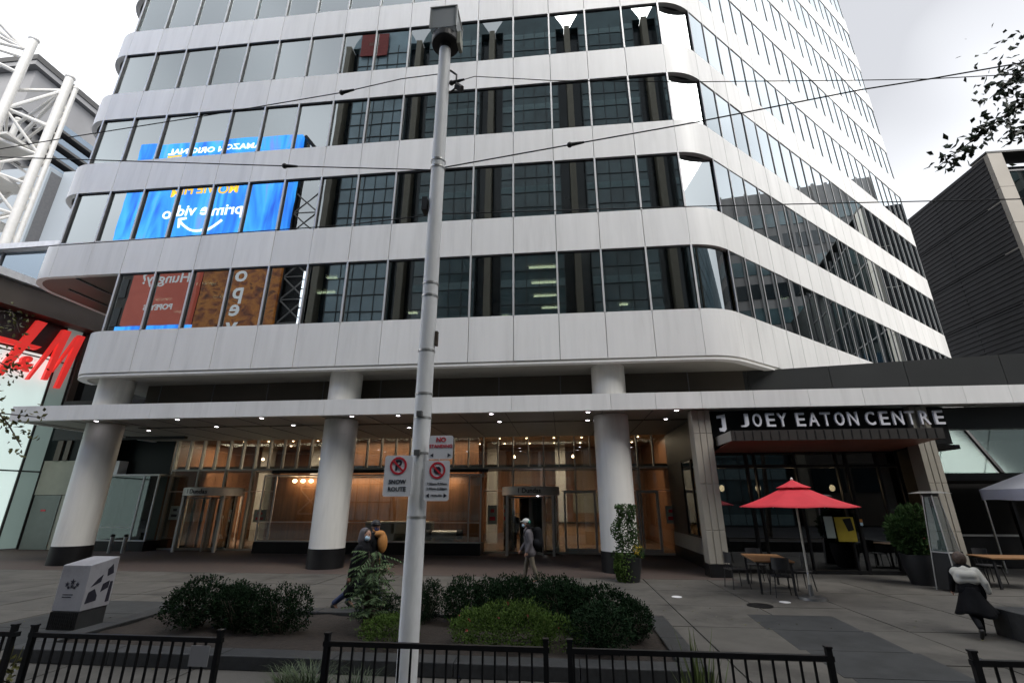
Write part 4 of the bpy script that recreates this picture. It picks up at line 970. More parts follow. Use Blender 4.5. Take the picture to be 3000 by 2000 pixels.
# ------------------------------------------------------------------ plants
def leaf_quad(m, c, d, up, L, Wd, bend=.15):
    d = d.normalized(); s = d.cross(up)
    if s.length < 1e-3: s = d.orthogonal()
    s.normalize(); nrm = s.cross(d)
    a = c; b = c+d*L*.5+s*Wd*.5+nrm*bend*L*.2; e = c+d*L-nrm*bend*L; f = c+d*L*.5-s*Wd*.5+nrm*bend*L*.2
    m.add([a,b,e,f], [(0,1,2,3)])
def rv(rng): 
    while True:
        v = Vector((rng.uniform(-1,1),rng.uniform(-1,1),rng.uniform(-1,1)))
        if .05 < v.length < 1: return v.normalized()
def bush_mesh(seed, lobes, nleaf, L, Wd, matl, upright=.4):
    rng = random.Random(seed); m = MB()
    tot = sum(r[0]*r[1]*r[2] for _, r in lobes)
    for c, r in lobes:
        for k in range(int(nleaf*r[0]*r[1]*r[2]/tot)):
            u = rv(rng); rad = rng.uniform(.55,1.0)**.5
            rad *= 1+.34*mnoise.noise((u.x*2.9+seed, u.y*2.9, u.z*2.9+c[0]*3))+.22*max(0,u.z)*mnoise.noise((u.x*9+seed, u.y*9, c[0]))
            p = Vector((c[0]+u.x*r[0]*rad, c[1]+u.y*r[1]*rad, c[2]+u.z*r[2]*rad))
            if p.z < .02: continue
            d = (u*.8+rv(rng)*.8+Vector((0,0,upright)))
            leaf_quad(m, p, d, rv(rng), L*rng.uniform(.7,1.3), Wd*rng.uniform(.7,1.2))
    return m.mesh('foliage', matl)
def shrub(name, label, meshes, loc, sc, rz, group=None, cat='shrub'):
    t = thing(name, label, cat, loc, rz, group); t.scale = (sc[0]*1.12, sc[1]*1.1, sc[2]*1.08) if name == 'boxwood_shrub' else sc
    for nm, me in meshes: ob(nm, me, t)
    return t
def stems_mesh(seed, n, h, spread, r=.012):
    rng = random.Random(seed); m = MB()
    for k in range(n):
        a = rng.uniform(0,6.28); x, y = rng.uniform(-.08,.08), rng.uniform(-.08,.08)
        q = (x+spread*math.cos(a)*.5, y+spread*math.sin(a)*.5, h*.5); e = (x+spread*math.cos(a), y+spread*math.sin(a), h*rng.uniform(.8,1))
        m.path([(x,y,0),q,e], r, 5, r*.4)
    return m.mesh('stems', M['bark'])
box_m = [bush_mesh(s, lob, 5200, .042, .026, M['leaf_d']) for s, lob in (
    (1, [((0,0,.42),(.42,.4,.34)),((.25,.1,.36),(.3,.3,.3)),((-.28,-.05,.34),(.28,.3,.3)),((.05,-.2,.3),(.36,.28,.28))]),
    (2, [((-.3,0,.36),(.24,.26,.36)),((0,.05,.4),(.25,.26,.38)),((.3,0,.34),(.22,.25,.36)),((.05,-.16,.26),(.4,.24,.26))]),
    (3, [((0,0,.36),(.5,.36,.34)),((.2,.05,.44),(.3,.3,.26)),((-.25,0,.4),(.3,.3,.26))]))]
st_m = stems_mesh(5, 14, .55, .3)
shr = [(0,-8.05,-7.5,.98,.9,'rounded dark green shrub furthest left in the long planter'),(1,-7.15,-7.7,.86,.86,'dark upright shrub with gappy top, second from the left in the planter'),(1,-6.42,-7.75,.8,.84,'dark spiky topped shrub beside the bare mulch in the planter'),
       (1,-5.15,-6.75,.7,.55,'low dark shrub hidden under the drooping grey green plant'),
       (1,-4.3,-6.75,.62,.78,'narrow dark shrub just left of the lamp post, back row'),(0,-3.62,-6.85,.72,.88,'dark shrub right of the lamp post, back row of the planter'),(2,-2.75,-6.9,.86,.98,'wide dark shrub behind the light green mound, back row'),
       (0,-1.95,-7.15,.88,.95,'dark rounded shrub right of the light green mound'),(2,-1.3,-7.35,.88,.92,'big dark shrub near the right end of the planter'),(0,-1.35,-8.1,.95,.72,'dark shrub at the front right corner of the planter'),(2,-7.6,-7.25,.8,.8,'dark shrub filling the back of the left hand clump'),(1,-2.3,-6.75,.8,.92,'dark upright shrub in the middle of the back row behind the light mound'),(0,-3.2,-6.75,.7,.84,'dark shrub tucked between two larger ones just right of the post'),(2,-1.75,-6.75,.75,.86,'dark shrub at the back near the right end of the long row'),(2,-.82,-7.6,.62,.72,'smaller dark shrub closest to the right rim of the planter')]
for i, (k, x, y, s, h, lab) in enumerate(shr):
    shrub('boxwood_shrub', lab, (('foliage', box_m[k]), ('stems', st_m)), (x, y, .13), (s*random.uniform(.95,1.05), s, h), random.uniform(0,6), 'dark evergreen shrubs in the long planter')
br_m = bush_mesh(9, [((0,0,.2),(.75,.45,.34)),((.3,0,.24),(.42,.4,.32)),((-.45,.05,.18),(.4,.4,.26)),((.75,-.05,.16),(.35,.35,.24))], 9000, .036, .02, M['leaf_m'], .7)
fl = MB(); rng = random.Random(3)
for k in range(9):
    u = rv(rng); u.z = abs(u.z); p = Vector((u.x*.8, u.y*.46, .2+u.z*.33))
    for j in range(4): leaf_quad(fl, p, rv(rng), rv(rng), .03, .025)
flm = fl.mesh('flowers', M['petal'])
shrub('flowering_shrub', 'light green low mound of small leaves with a few red flowers right of the post', (('foliage', br_m), ('flowers', flm)), (-2.75,-8.05,.13), (1.0,1,1.02), 0)
shrub('flowering_shrub', 'darker green low mound just left of the lamp post foot', (('foliage', bush_mesh(12, [((0,0,.16),(.5,.4,.26)),((.3,0,.12),(.4,.35,.2))], 4500, .036, .02, M['leaf_m'], .6)),), (-4.5,-8.1,.13), (1.0,1,.9), 1.5)
# drooping grey green plant
rng = random.Random(21); sm_, fm = MB(), MB()
for k in range(20):
    a = rng.uniform(0,6.28); L = rng.uniform(.25,.52); h = rng.uniform(.55,1.12)
    b = Vector((rng.uniform(-.1,.1), rng.uniform(-.1,.1), 0)); mid = Vector((.25*L*math.cos(a), .25*L*math.sin(a), h)); tip = Vector((L*math.cos(a), L*math.sin(a), h-rng.uniform(.0,.18)))
    sm_.path([b, b.lerp(mid,.5), mid], .014, 5, .006)
    for j in range(5):
        aa = rng.uniform(0,6.28); q0 = b.lerp(mid, rng.uniform(.3,1)); dirv = Vector((math.cos(aa), math.sin(aa), .35)); fr_l = rng.uniform(.22,.36)
        if j == 0: q0, dirv = mid, (tip-mid)
        dirv.normalize(); prev = q0
        for s in range(7):
            t_ = (s+1)/7; p = q0+dirv*fr_l*t_-Vector((0,0,.22*fr_l*t_*t_)); sd_ = dirv.cross(Vector((0,0,1))).normalized()
            for sg_ in (-1,1): leaf_quad(fm, p, sd_*sg_+dirv*.5-Vector((0,0,.35)), Vector((0,0,1)), rng.uniform(.07,.11), .03)
        sm_.tube(q0, q0+dirv*fr_l*.9-Vector((0,0,.2*fr_l)), .004, .002, 4)
shrub('sumac_plant', 'drooping grey green feathery plant in front of the walking couple', (('stems', sm_.mesh('stems', M['bark'])), ('leaves', fm.mesh('leaves', M['leaf_g']))), (-5.02,-7.55,.13), (1.05,1.05,1.08), 0, None, 'plant')
# grass clumps
def blades(seed, n, h, spread, wd, m, droop):
    rng = random.Random(seed); o = MB()
    for k in range(n):
        a = rng.uniform(0,6.28); L = h*rng.uniform(.6,1.1); sp_ = spread*rng.uniform(.3,1); x, y = rng.gauss(0,.05), rng.gauss(0,.05)
        s = Vector((-math.sin(a), math.cos(a), 0)); prev = None
        for j in range(6):
            t_ = j/5; c = Vector((x+sp_*math.cos(a)*t_**1.3, y+sp_*math.sin(a)*t_**1.3, L*(t_-droop*t_**3))); w = wd*(1-t_*.95)
            cur = (c-s*w, c+s*w)
            if prev: o.add([prev[0],prev[1],cur[1],cur[0]], [(0,1,2,3)])
            prev = cur
    return o.mesh('blades', M[m])
gm = blades(4, 260, .72, .5, .009, 'grass', .38)
for x, y, s, lab in ((-4.55,-10.35,1.0,'arching clump of ornamental grass left of the lamp post'),(-4.05,-10.3,.82,'smaller grass clump close to the lamp post foot'),(-4.95,-10.1,.75,'low grass clump at the end of the left railing')):
    t = thing('grass_clump', lab, 'grass clump', (x, y, 0), s*3, 'ornamental grass by the railing'); t.scale = (s,s,s); ob('blades', gm, t)
ym = blades(8, 46, .9, .3, .022, 'yucca', .05)
t = thing('spiky_plant', 'spiky sword leaved plant rising through the railing right of the planter', 'plant', (-.62,-10.55,0)); ob('blades', ym, t)
gb_ = MB(); gb_.box(-5.4,-.2,-10.95,-9.6,.001,.02)
tag(gb_.build('planting_strip', M['soil']), kind='structure')
t = thing('weed_sprig', 'thin leafy sprig growing up the left railing post', 'plant', (-7.3,-11.1,0))
wm = MB(); rng = random.Random(6)
for k in range(5):
    tip = Vector((rng.uniform(-.14,.14), rng.uniform(-.06,.06), rng.uniform(.5,.85))); wm.tube((0,0,0), tip, .005, .003, 4)
    for j in range(16): leaf_quad(wm, tip*rng.uniform(.3,1), rv(rng), rv(rng), .06, .035)
wm.build('leaves', M['leaf_y'], t)
# fallen leaves on the pavement
lm_ = MB(); rng = random.Random(77)
for k in range(240):
    x, y = rng.uniform(-14,9), rng.uniform(-9.5,3)
    if rng.random() < .6: x, y = rng.gauss(-4,4.5), rng.gauss(-5.2,.7)
    a = rng.uniform(0,6.28); L = rng.uniform(.03,.065)
    lm_.add([(x,y,.006),(x+L*.5*math.cos(a+.5),y+L*.5*math.sin(a+.5),.016),(x+L*math.cos(a),y+L*math.sin(a),.008),(x+L*.5*math.cos(a-.5),y+L*.5*math.sin(a-.5),.012)],[(0,1,2,3)])
tag(lm_.build('fallen_leaves', M['leaf_y']), kind='stuff')
# urns
def urn(label, loc, r, h):
    t = thing('tall_urn', label, 'plant pot', loc, 0)
    MB().lathe([(r*.72,0),(r*.95,h*.6),(r,h*.97),(r,h),(r*.9,h),(r*.88,h-.06)], n=36, caps=False).build('pot', M['urn'], t, smooth=True)
    MB().lathe([(0,h-.07),(r*.89,h-.065)], n=24, caps=False).build('soil', M['soil'], t); return t
t = urn('black urn with twining vine before the right column', (.0,-.98,0), .33, .64)
v_ = MB(); rng = random.Random(31)
for k in range(2600):
    z = rng.random()**.9; rr = (.34-.14*z)*(1+.16*math.sin(z*13+1)); a = rng.uniform(0,6.28); q = rng.uniform(.35,1.25)
    p = Vector((rr*q*math.cos(a)+.05*math.sin(z*9)-.05, rr*q*math.sin(a), .62+1.42*z)); leaf_quad(v_, p, Vector((math.cos(a),math.sin(a),rng.uniform(-.8,.6)))+rv(rng)*.6, rv(rng), rng.uniform(.05,.085), .045)
v_.build('vine', M['leaf_v'], t)
v_ = MB()
for k in range(1100):
    z = rng.random(); a = rng.gauss(math.pi*1.08,.55); rr = .33+.1*math.sin(z*3.1)*rng.random()
    p = Vector((rr*math.cos(a), rr*math.sin(a), .04+.72*z)); leaf_quad(v_, p, Vector((math.cos(a),math.sin(a),-.6))+rv(rng)*.6, rv(rng), rng.uniform(.045,.08), .045)
v_.build('trailing_vine', M['leaf_m'], t)
v_ = MB()
for k in range(90): leaf_quad(v_, Vector((.2+rng.gauss(0,.06), -.12+rng.gauss(0,.05), .82+rng.gauss(0,.07))), rv(rng), rv(rng), .05, .04)
tag(v_.build('yellow_flowers', M['yellowflower'], t), kind='stuff')
MB().tube((0,0,.55),(0,0,2.0),.012).build('cane', M['bark'], t)
t = urn('wide black urn holding a big dark bush behind the patio heater', (7.85,-.72,0), .43, .76)
ob('foliage', bush_mesh(41, [((-.1,0,1.2),(.5,.45,.5)),((.1,0,1.6),(.35,.35,.42)),((-.35,0,1.35),(.3,.3,.4))], 4200, .11, .05, M['leaf_v'], .5), t)
v_ = MB()
for k in range(60): leaf_quad(v_, Vector((.3+rng.gauss(0,.12), -.3+rng.gauss(0,.08), 1.0+rng.gauss(0,.12))), rv(rng), rv(rng), .07, .04)
tag(v_.build('red_leaves', M['petal'], t), kind='stuff')
# street trees (only twigs reach into view)
def street_tree(label, base, crown, rad, twigs, leafm, seed, nleaf, lsize):
    rng = random.Random(seed); t = thing('street_tree', label, 'tree', base)
    b = Vector(base); cl = Vector(crown)-b; tr, lf = MB(), MB()
    fork = Vector((cl.x*.3, cl.y*.3, cl.z*.55)); tr.path([(0,0,0),fork*.5+Vector((.04,0,0)),fork], .15, 10, .1)
    tips = []
    for k in range(13):
        tip = cl+Vector((rng.gauss(0,rad*.55), rng.gauss(0,rad*.55), rng.gauss(.2,rad*.45))); mid = fork.lerp(tip,.5)+Vector((rng.gauss(0,.2),rng.gauss(0,.2),.25)); tr.path([fork,mid,tip], .06, 6, .012)
        tips += [mid.lerp(tip, q) for q in (.4,.6,.8,1)]
    for k in range(nleaf):
        c = rng.choice(tips); p = c+Vector((rng.gauss(0,.42),rng.gauss(0,.42),rng.gauss(0,.36))); leaf_quad(lf, p, rv(rng)-Vector((0,0,.4)), rv(rng), lsize*rng.uniform(.7,1.3), lsize*.6)
    for pts, n, sp_ in twigs:
        q = [Vector(p)-b for p in pts]; tr.path([fork.lerp(cl,.6)]+q, .03, 5, .006)
        for k in range(n):
            i = rng.randrange(len(q)-1); p = q[i].lerp(q[i+1], rng.random())+Vector((rng.gauss(0,sp_),rng.gauss(0,sp_*.6),rng.gauss(0,sp_))); leaf_quad(lf, p, rv(rng)-Vector((0,0,.3)), rv(rng), lsize*rng.uniform(.7,1.3), lsize*.6)
    tr.build('trunk', M['bark'], t, smooth=True); lf.build('crown', leafm, t)
street_tree('street tree with yellowing leaves hanging in at the left edge', (-14.2,-9.3,0), (-15.6,-9.2,5.6), 1.9,
    [([(-13,-9.2,4.9),(-11.9,-9.1,4.6),(-10.9,-9.05,4.15)],110,.12),([(-13,-9.2,4.3),(-11.6,-9.1,3.9),(-10.85,-9.05,3.3),(-10.55,-9,2.95)],110,.13),([(-13,-9.2,3.9),(-11.6,-9.1,3.55),(-10.3,-9,3.42)],80,.1),([(-12.6,-9.2,5.4),(-11.5,-9.1,5.3),(-11.2,-9.1,4.9)],60,.12)], M['leaf_y'], 51, 2600, .085)
street_tree('street tree with dark leaves reaching in at the upper right', (8.6,-9.0,0), (9.8,-8.9,9.0), 1.9,
    [([(8.2,-9,8.7),(6.2,-9,8.55),(5.3,-9,7.9),(4.36,-9,7.22)],240,.10),([(8.2,-9,9.1),(6.2,-9,9.1),(5.5,-9,8.5)],200,.12),([(8,-9,8.3),(6.3,-9,8.05),(5.5,-9,7.7)],150,.1)], M['leaf_k'], 52, 3000, .13)
street_tree('street tree beyond the right edge, mirrored in the pavilion glass', (20,-9.3,0), (20.5,-9.2,5.6), 2.2, [], M['leaf_k'], 53, 3200, .13)

# ------------------------------------------------------------------ wrapped utility cabinet
cb = thing('utility_cabinet', 'white printed cabinet on a grey ribbed base left of the planter', 'cabinet', (-10.6,-7.42,0))
def slant(z0, z1f, z1b, d, x0=-.28, x1=.28, sh=-.06, y0=0):
    m = MB(); m.add([(x0,y0,z0),(x1,y0,z0),(x1+sh,y0+d,z0),(x0+sh,y0+d,z0),(x0,y0,z1f),(x1,y0,z1f),(x1+sh,y0+d,z1b),(x0+sh,y0+d,z1b)], [(0,3,2,1),(4,5,6,7),(0,1,5,4),(1,2,6,5),(2,3,7,6),(3,0,4,7)]); return m
M['wrap'] = mat('cabinet_wrap', (.36,.36,.39), .45, 0, .06, 4, dirt=.2)
bev(slant(.29,1.03,1.12,.62).build('wrapped_body', M['wrap'], cb), .012)
slant(.0,.285,.285,.6,-.265,.265).build('ribbed_base', M['granite'], cb)
b_ = MB()
for k in range(14): b_.box(-.262+.04*k-.008,-.262+.04*k+.008,-.012,-.0,.01,.28)
tag(b_.build('base_ribs', M['black'], cb), kind='stuff')
pr = MB()
for cx, cz, r in ((0,.76,.055),(-.1,.72,.045),(.1,.72,.045),(0,.69,.04),(-.06,.67,.035),(.06,.67,.035)):
    for i in range(5):
        a = 90+72*i; q = [(cx+r*math.cos(R(a)), cz+r*math.sin(R(a))), (cx+r*.4*math.cos(R(a+36)), cz+r*.4*math.sin(R(a+36))), (cx,cz), (cx+r*.4*math.cos(R(a-36)), cz+r*.4*math.sin(R(a-36)))]
        pr.prism_y(q[::-1], -.004-.0005*i, -.001)
pr.box(-.14,.06,-.004,-.001,.55,.56).box(-.14,.04,-.004,-.001,.51,.52)
pr.build('flower_print', M['navy'], cb)
pr = MB()
def sidep(poly):
    vs = [(.284-.06*(y/.62), y, z) for y, z in poly]; vs2 = [(x-.004,y,z) for x,y,z in vs]; n = len(vs)
    pr.add(vs2+vs, [tuple(range(n,2*n)), tuple(range(n-1,-1,-1))]+[(i,(i+1)%n,n+(i+1)%n,n+i) for i in range(n)])
for poly in ([(.05,.4),(.28,.42),(.28,.5),(.2,.62),(.08,.58)],[(.1,.66),(.3,.72),(.32,.84),(.22,.78)],[(.34,.55),(.5,.6),(.5,.72),(.36,.68)],[(.42,.8),(.55,.84),(.5,1.0),(.4,.92)],[(.5,.36),(.58,.36),(.58,.7),(.52,.7)]): sidep(poly)
pr.build('side_print', M['navy'], cb)

# ------------------------------------------------------------------ cafe furniture
um = thing('cafe_umbrella', 'open red umbrella with vented top over the wood cafe table', 'umbrella', (3.79,-3.15,0))
MB().lathe([(.0,0),(.3,0),(.29,.05),(.06,.07),(.045,.3),(.0,.3)], n=32, caps=False).build('base_plate', M['screw'], um, smooth=True)
MB().tube((0,0,.05),(.03,0,2.6),.022,n=14).ell((.03,0,2.64),(.03,.03,.05)).build('pole', M['umbpole'], um, smooth=True)
def tier(n, r0, z0, r1, z1, sag, sub=6):
    m = MB(); rows = 6; vs = []; cols = n*sub
    for j in range(rows+1):
        t_ = j/rows; r = r0+(r1-r0)*t_; z = z0+(z1-z0)*t_-math.sin(math.pi*t_)*sag*.6
        for i in range(cols):
            u = i/sub; f = u-int(u); a = 2*math.pi*u/n; rr = r*math.cos(math.pi/n)/math.cos((f-.5)*2*math.pi/n)
            vs.append((rr*math.cos(a)+.03, rr*math.sin(a), z-sag*math.sin(math.pi*f)*(t_*.4)))
    m.add(vs, [(j*cols+i, j*cols+(i+1)%cols, (j+1)*cols+(i+1)%cols, (j+1)*cols+i) for j in range(rows) for i in range(cols)]); return m
o = tier(8, .3, 2.42, 1.34, 2.0, .05).build('canopy', M['redcloth'], um, smooth=True); sol = o.modifiers.new('cloth', 'SOLIDIFY'); sol.thickness = .006
o = tier(8, .02, 2.62, .40, 2.44, .02).build('vent_cap', M['redcloth'], um, smooth=True); sol = o.modifiers.new('cloth', 'SOLIDIFY'); sol.thickness = .006
for k in range(8):
    a = 2*math.pi*k/8; MB().tube((.03,0,2.37),(.03+1.31*math.cos(a),1.31*math.sin(a),1.99),.008,n=5).build('rib', M['umbpole'], um)
    MB().tube((.03,0,2.05),(.03+.65*math.cos(a),.65*math.sin(a),2.19),.006,n=5).build('strut', M['umbpole'], um)
def table(label, loc, w, d, rz, planks):
    t = thing('cafe_table', label, 'table', loc, rz, 'wood topped cafe tables')
    for k in range(planks): MB().box(-w/2,w/2,-d/2+d*k/planks+.004,-d/2+d*(k+1)/planks-.004,.72,.75).build('plank', M['tablewood'], t)
    MB().box(-w/2+.03,w/2-.03,-d/2+.03,d/2-.03,.685,.718).build('apron', M['chairblack'], t)
    for sx in (-1,1):
        for sy in (-1,1): MB().box(sx*(w/2-.08)-.025,sx*(w/2-.08)+.025,sy*(d/2-.08)-.025,sy*(d/2-.08)+.025,0,.684).build('leg', M['chairblack'], t)
    return t
table('wood topped cafe table left of the red umbrella pole', (3.38,-1.9,0), .9, 1.75, R(-9), 7)
table('wood topped cafe table under the white tent', (9.9,-1.05,0), 1.5, .9, R(-4), 7)
table('wood topped table deeper under the white tent', (13.6,.3,0), 1.2, .9, R(4), 7)
def chair(label, x, y, rz):
    t = thing('cafe_chair', label, 'chair', (x, y, 0), rz, 'black cafe chairs')
    bev(MB().box(-.22,.22,-.22,.22,.43,.46).build('seat', M['chairblack'], t), .012)
    pts_o = [(.235*math.sin(R(a)), -.05-.2*math.cos(R(a))) for a in range(-62,63,14)]; pts_i = [(x_*.93, -.05+(y_+.05)*.92) for x_, y_ in pts_o]
    MB().ribbon(pts_o, pts_i, .60, .86).build('backrest', M['chairblack'], t, smooth=True)
    for a in (-48,-16,16,48): MB().tube((.21*math.sin(R(a)),-.05-.17*math.cos(R(a)),.46),(.225*math.sin(R(a)),-.05-.19*math.cos(R(a)),.6),.01,n=6).build('back_spindle', M['chairblack'], t)
    for sx in (-1,1):
        for sy in (-1,1): MB().tube((sx*.19,sy*.19,.43),(sx*.23,sy*.23,0),.016,.012,8).build('leg', M['chairblack'], t, smooth=True)
chair('black cafe chair between the beige pillar and the wood table', 2.62,-1.75, R(-80)); chair('black cafe chair with its back to the street before the wood table', 3.28,-2.9, R(-6))
chair('black cafe chair on the umbrella side of the wood table', 4.15,-1.9, R(95)); chair('black cafe chair behind the wood table by the dark window', 3.5,-.75, R(175))
chair('black cafe chair under the white tent left end', 8.95,-.85, R(-88)); chair('black cafe chair under the white tent facing the pavilion', 10.4,-1.75, R(4)); chair('black cafe chair behind the tent table', 9.9,-.2, R(180))
ht = thing('patio_heater', 'tall pyramid patio heater with glass sides beside the black urn', 'patio heater', (7.9,-1.68,0), R(22))
def frust(m, r0, z0, r1, z1): 
    return m.add([(-r0,-r0,z0),(r0,-r0,z0),(r0,r0,z0),(-r0,r0,z0),(-r1,-r1,z1),(r1,-r1,z1),(r1,r1,z1),(-r1,r1,z1)],[(0,3,2,1),(4,5,6,7),(0,1,5,4),(1,2,6,5),(2,3,7,6),(3,0,4,7)])
frust(MB(), .24,.03,.195,.9).build('gas_cabinet', M['urn'], ht); frust(MB(), .185,.91,.105,2.24).build('glass_sides', M['heatglass'], ht)
MB().tube((0,0,.9),(0,0,2.24),.05,n=16).build('flame_tube', M['heatglass'], ht, smooth=True)
for sx in (-1,1):
    for sy in (-1,1): MB().tube((sx*.26,sy*.26,0),(sx*.115,sy*.115,2.28),.016,n=6).build('corner_rail', M['alu'], ht)
frust(MB(), .21,.885,.2,.915).build('shelf_ring', M['alu'], ht)
frust(MB(), .33,2.33,.16,2.38).build('top_reflector', M['alu'], ht); frust(MB(), .12,2.25,.13,2.325).build('burner', M['urn'], ht)
tn = thing('canopy_tent', 'white pop up tent standing over tables at the right edge', 'tent', (13.52,.76,0))
MB().add([(-1.53,-1.25,2.5),(1.53,-1.25,2.5),(1.53,1.25,2.5),(-1.53,1.25,2.5),(0,0,3.35)],[(0,1,4),(1,2,4),(2,3,4),(3,0,4)]).build('roof_cloth', M['whitecloth'], tn)
for (a, b) in (((-1.53,-1.25),(1.53,-1.25)),((1.53,-1.25),(1.53,1.25)),((1.53,1.25),(-1.53,1.25)),((-1.53,1.25),(-1.53,-1.25))):
    m = MB(); n = 14; vs = []
    for i in range(n+1):
        t_ = i/n; x, y = a[0]+(b[0]-a[0])*t_, a[1]+(b[1]-a[1])*t_; w = .012*math.sin(t_*31)
        vs += [(x+w, y+w, 2.17+.015*math.sin(t_*9)), (x, y, 2.5)]
    m.add(vs, [(2*i,2*i+2,2*i+3,2*i+1) for i in range(n)]); m.build('valance', M['whitecloth'], tn, smooth=True)
for sx in (-1,1):
    for sy in (-1,1): MB().box(sx*1.49-.02,sx*1.49+.02,sy*1.21-.02,sy*1.21+.02,0,2.49).build('leg', M['umbpole'], tn)

# ------------------------------------------------------------------ people
def limb(m, pts, n=12):
    """tapered chain: pts = [(x,y,z,r), ...] with round ends"""
    for (p, q) in zip(pts, pts[1:]):
        m.tube(p[:3], q[:3], p[3], q[3], n)
    for p in pts: m.ell(p[:3], (p[3]*1.005,)*3, n, 8)
    return m
def skinned(name, m, matl, par, voxel=.012, smooth=4):
    o = m.build(name, matl, par, smooth=True)
    r = o.modifiers.new('weld_surface', 'REMESH'); r.mode = 'VOXEL'; r.voxel_size = voxel; r.use_smooth_shade = True
    s = o.modifiers.new('relax', 'SMOOTH'); s.factor = .5; s.iterations = smooth
    return o
def person(label, loc, heading, H, legs, arms, lean=0, coat='coatblack', trousers='jeans', coat_len=.5, head_pitch=0, head_turn=0, mask=None, cap=None, hair='hairdark', hood=None, group='pedestrians'):
    """local +X is forward, legs = ((thigh,knee),(thigh,knee)) in degrees, arms = ((shoulder,elbow),...)"""
    t = thing('person', label, 'person', loc, R(heading), group); k = H/1.75
    def D(a): return Vector((math.sin(R(a)), 0, -math.cos(R(a))))
    hipz = max(sum(l*math.cos(R(a)) for l, a in ((.43,th),(.42,th-kn))) for th, kn in legs)+.075
    hip = Vector((0,0,hipz)); up = Vector((math.sin(R(lean)),0,math.cos(R(lean))))
    chest = hip+up*.36; neck = hip+up*.53; hd = neck+Vector((math.sin(R(lean+head_pitch))*.15,0,math.cos(R(lean+head_pitch))*.15))
    body, tr, ct = MB(), MB(), MB()
    S = lambda v, r: (v.x*k, v.y*k, v.z*k, r*k)
    limb(body, [S(hip,.125),S(hip+up*.18,.115),S(chest,.13)]); limb(body, [S(chest+Vector((0,-.13,.06)),.07),S(chest+Vector((0,.13,.06)),.07)]); limb(body, [S(neck-up*.04,.058),S(neck+up*.05,.052),S(hd,.06)])
    body.ell(tuple((hd+Vector((0,0,.03)))*k), (.095*k,.078*k,.118*k), 16, 12); body.ell(tuple((hd+Vector((.035,0,-.045)))*k), (.06*k,.055*k,.06*k), 12, 8)
    face = Matrix.Rotation(R(head_turn), 3, 'Z')
    fpt = lambda x, y, z: (hd+face@Vector((x,y,z)))
    body.ell(tuple(fpt(.105,0,.0)*k), (.02*k,.014*k,.024*k), 8, 6)
    for sy in (-1,1): body.ell(tuple(fpt(0,sy*.082,.01)*k), (.022*k,.01*k,.032*k), 8, 6)
    for sy, (th, kn) in zip((-1,1), legs):
        a = hip+Vector((0,sy*.085,-.02)); kn_ = a+D(th)*.43; an = kn_+D(th-kn)*.42; toe = an+Vector((math.cos(R(th-kn))*.17, 0, math.sin(R(th-kn))*.17-.03))
        limb(body, [S(a,.085),S(kn_,.055),S(an,.038)]); limb(body, [S(an,.038),S(toe,.03)])
        limb(tr, [S(a,.102),S(kn_,.073),S(an+Vector((0,0,.03)),.058)])
        limb(MB(), [S(an-Vector((.03,0,.03)),.046),S(toe-Vector((0,0,.012)),.038)]).build('shoe', M['shoe'], t, smooth=True)
    limb(tr, [S(hip+Vector((0,-.04,.03)),.12),S(hip+Vector((0,.04,.03)),.12)])
    pf = .03 if coat_len > .9 else 0
    cl = [S(hip-up*(coat_len-.5)*.5-Vector((0,0,.06)),.155+.02*coat_len+pf),S(hip+up*.16,.14+pf),S(chest,.155+pf),S(chest+up*.09,.13)]
    for q in (-.05,.05): limb(ct, [(x,y+q*k,z,r) for x,y,z,r in cl])
    limb(ct, [S(chest+Vector((0,-.15,.07)),.085),S(chest+Vector((0,.15,.07)),.085)]); limb(ct, [S(chest+up*.1,.1),S(neck,.075)])
    if coat_len > .9:
        for sy, (th, kn) in zip((-1,1), legs):
            a = hip+Vector((0,sy*.08,0)); limb(ct, [S(a,.15),S(a+D(th*.8)*.42,.125),S(a+D(th*.8)*.42+D(th-kn)*.25*(coat_len-.9)*4,.11)])
    hands = []
    for sy, (sa, el) in zip((-1,1), arms):
        a = chest+Vector((0,sy*.2,.07)); e = a+D(sa)*.29+Vector((0,sy*.03,0)); w = e+D(sa+el)*.25; hn = w+D(sa+el)*.09
        limb(body, [S(a,.052),S(e,.04),S(w,.028)]); limb(ct, [S(a,.08),S(e,.066),S(w,.052)])
        hm = MB(); dv = D(sa+el); sx = Vector((dv.z,0,-dv.x)); pc = w+dv*.05
        limb(hm, [S(w,.026),S(w+dv*.045,.032),S(w+dv*.085,.03)], 8)
        for f_i, fl_ in zip((-1.5,-.5,.5,1.5), (.055,.07,.075,.062)):
            b0 = w+dv*.085+sx*f_i*.016; b1 = b0+dv*fl_*.55+Vector((0,-sy*.006,0)); b2 = b1+dv*fl_*.4+Vector((0,-sy*.02,0)); limb(hm, [S(b0,.0095),S(b1,.009),S(b2,.0075)], 6)
        b0 = w+dv*.03-sx*.028*(-1); b1 = b0+dv*.035+sx*.022; limb(hm, [S(b0,.011),S(b1,.0095),S(b1+dv*.025,.008)], 6)
        hands.append(hm)
    skinned('body', body, M['skin'], t, .011*k); skinned('trousers', tr, M[trousers], t, .013*k); skinned('jacket', ct, M[coat], t, .014*k, 5)
    for hm in hands: hm.build('hand', M['skin'], t, smooth=True)
    ey = MB()
    for sy in (-1,1): ey.ell(tuple(fpt(.088,sy*.032,.035)*k), (.01*k,.012*k,.008*k), 8, 6)
    ey.build('eyes', M['hairdark'], t, smooth=True)
    hm = MB(); hm.ell(tuple(fpt(-.02,0,.055)*k), (.1*k,.092*k,.105*k), 16, 10); hm.ell(tuple(fpt(-.05,0,-.02)*k), (.07*k,.083*k,.09*k), 14, 8)
    if hair: skinned('hair', hm, M[hair], t, .012*k, 2)
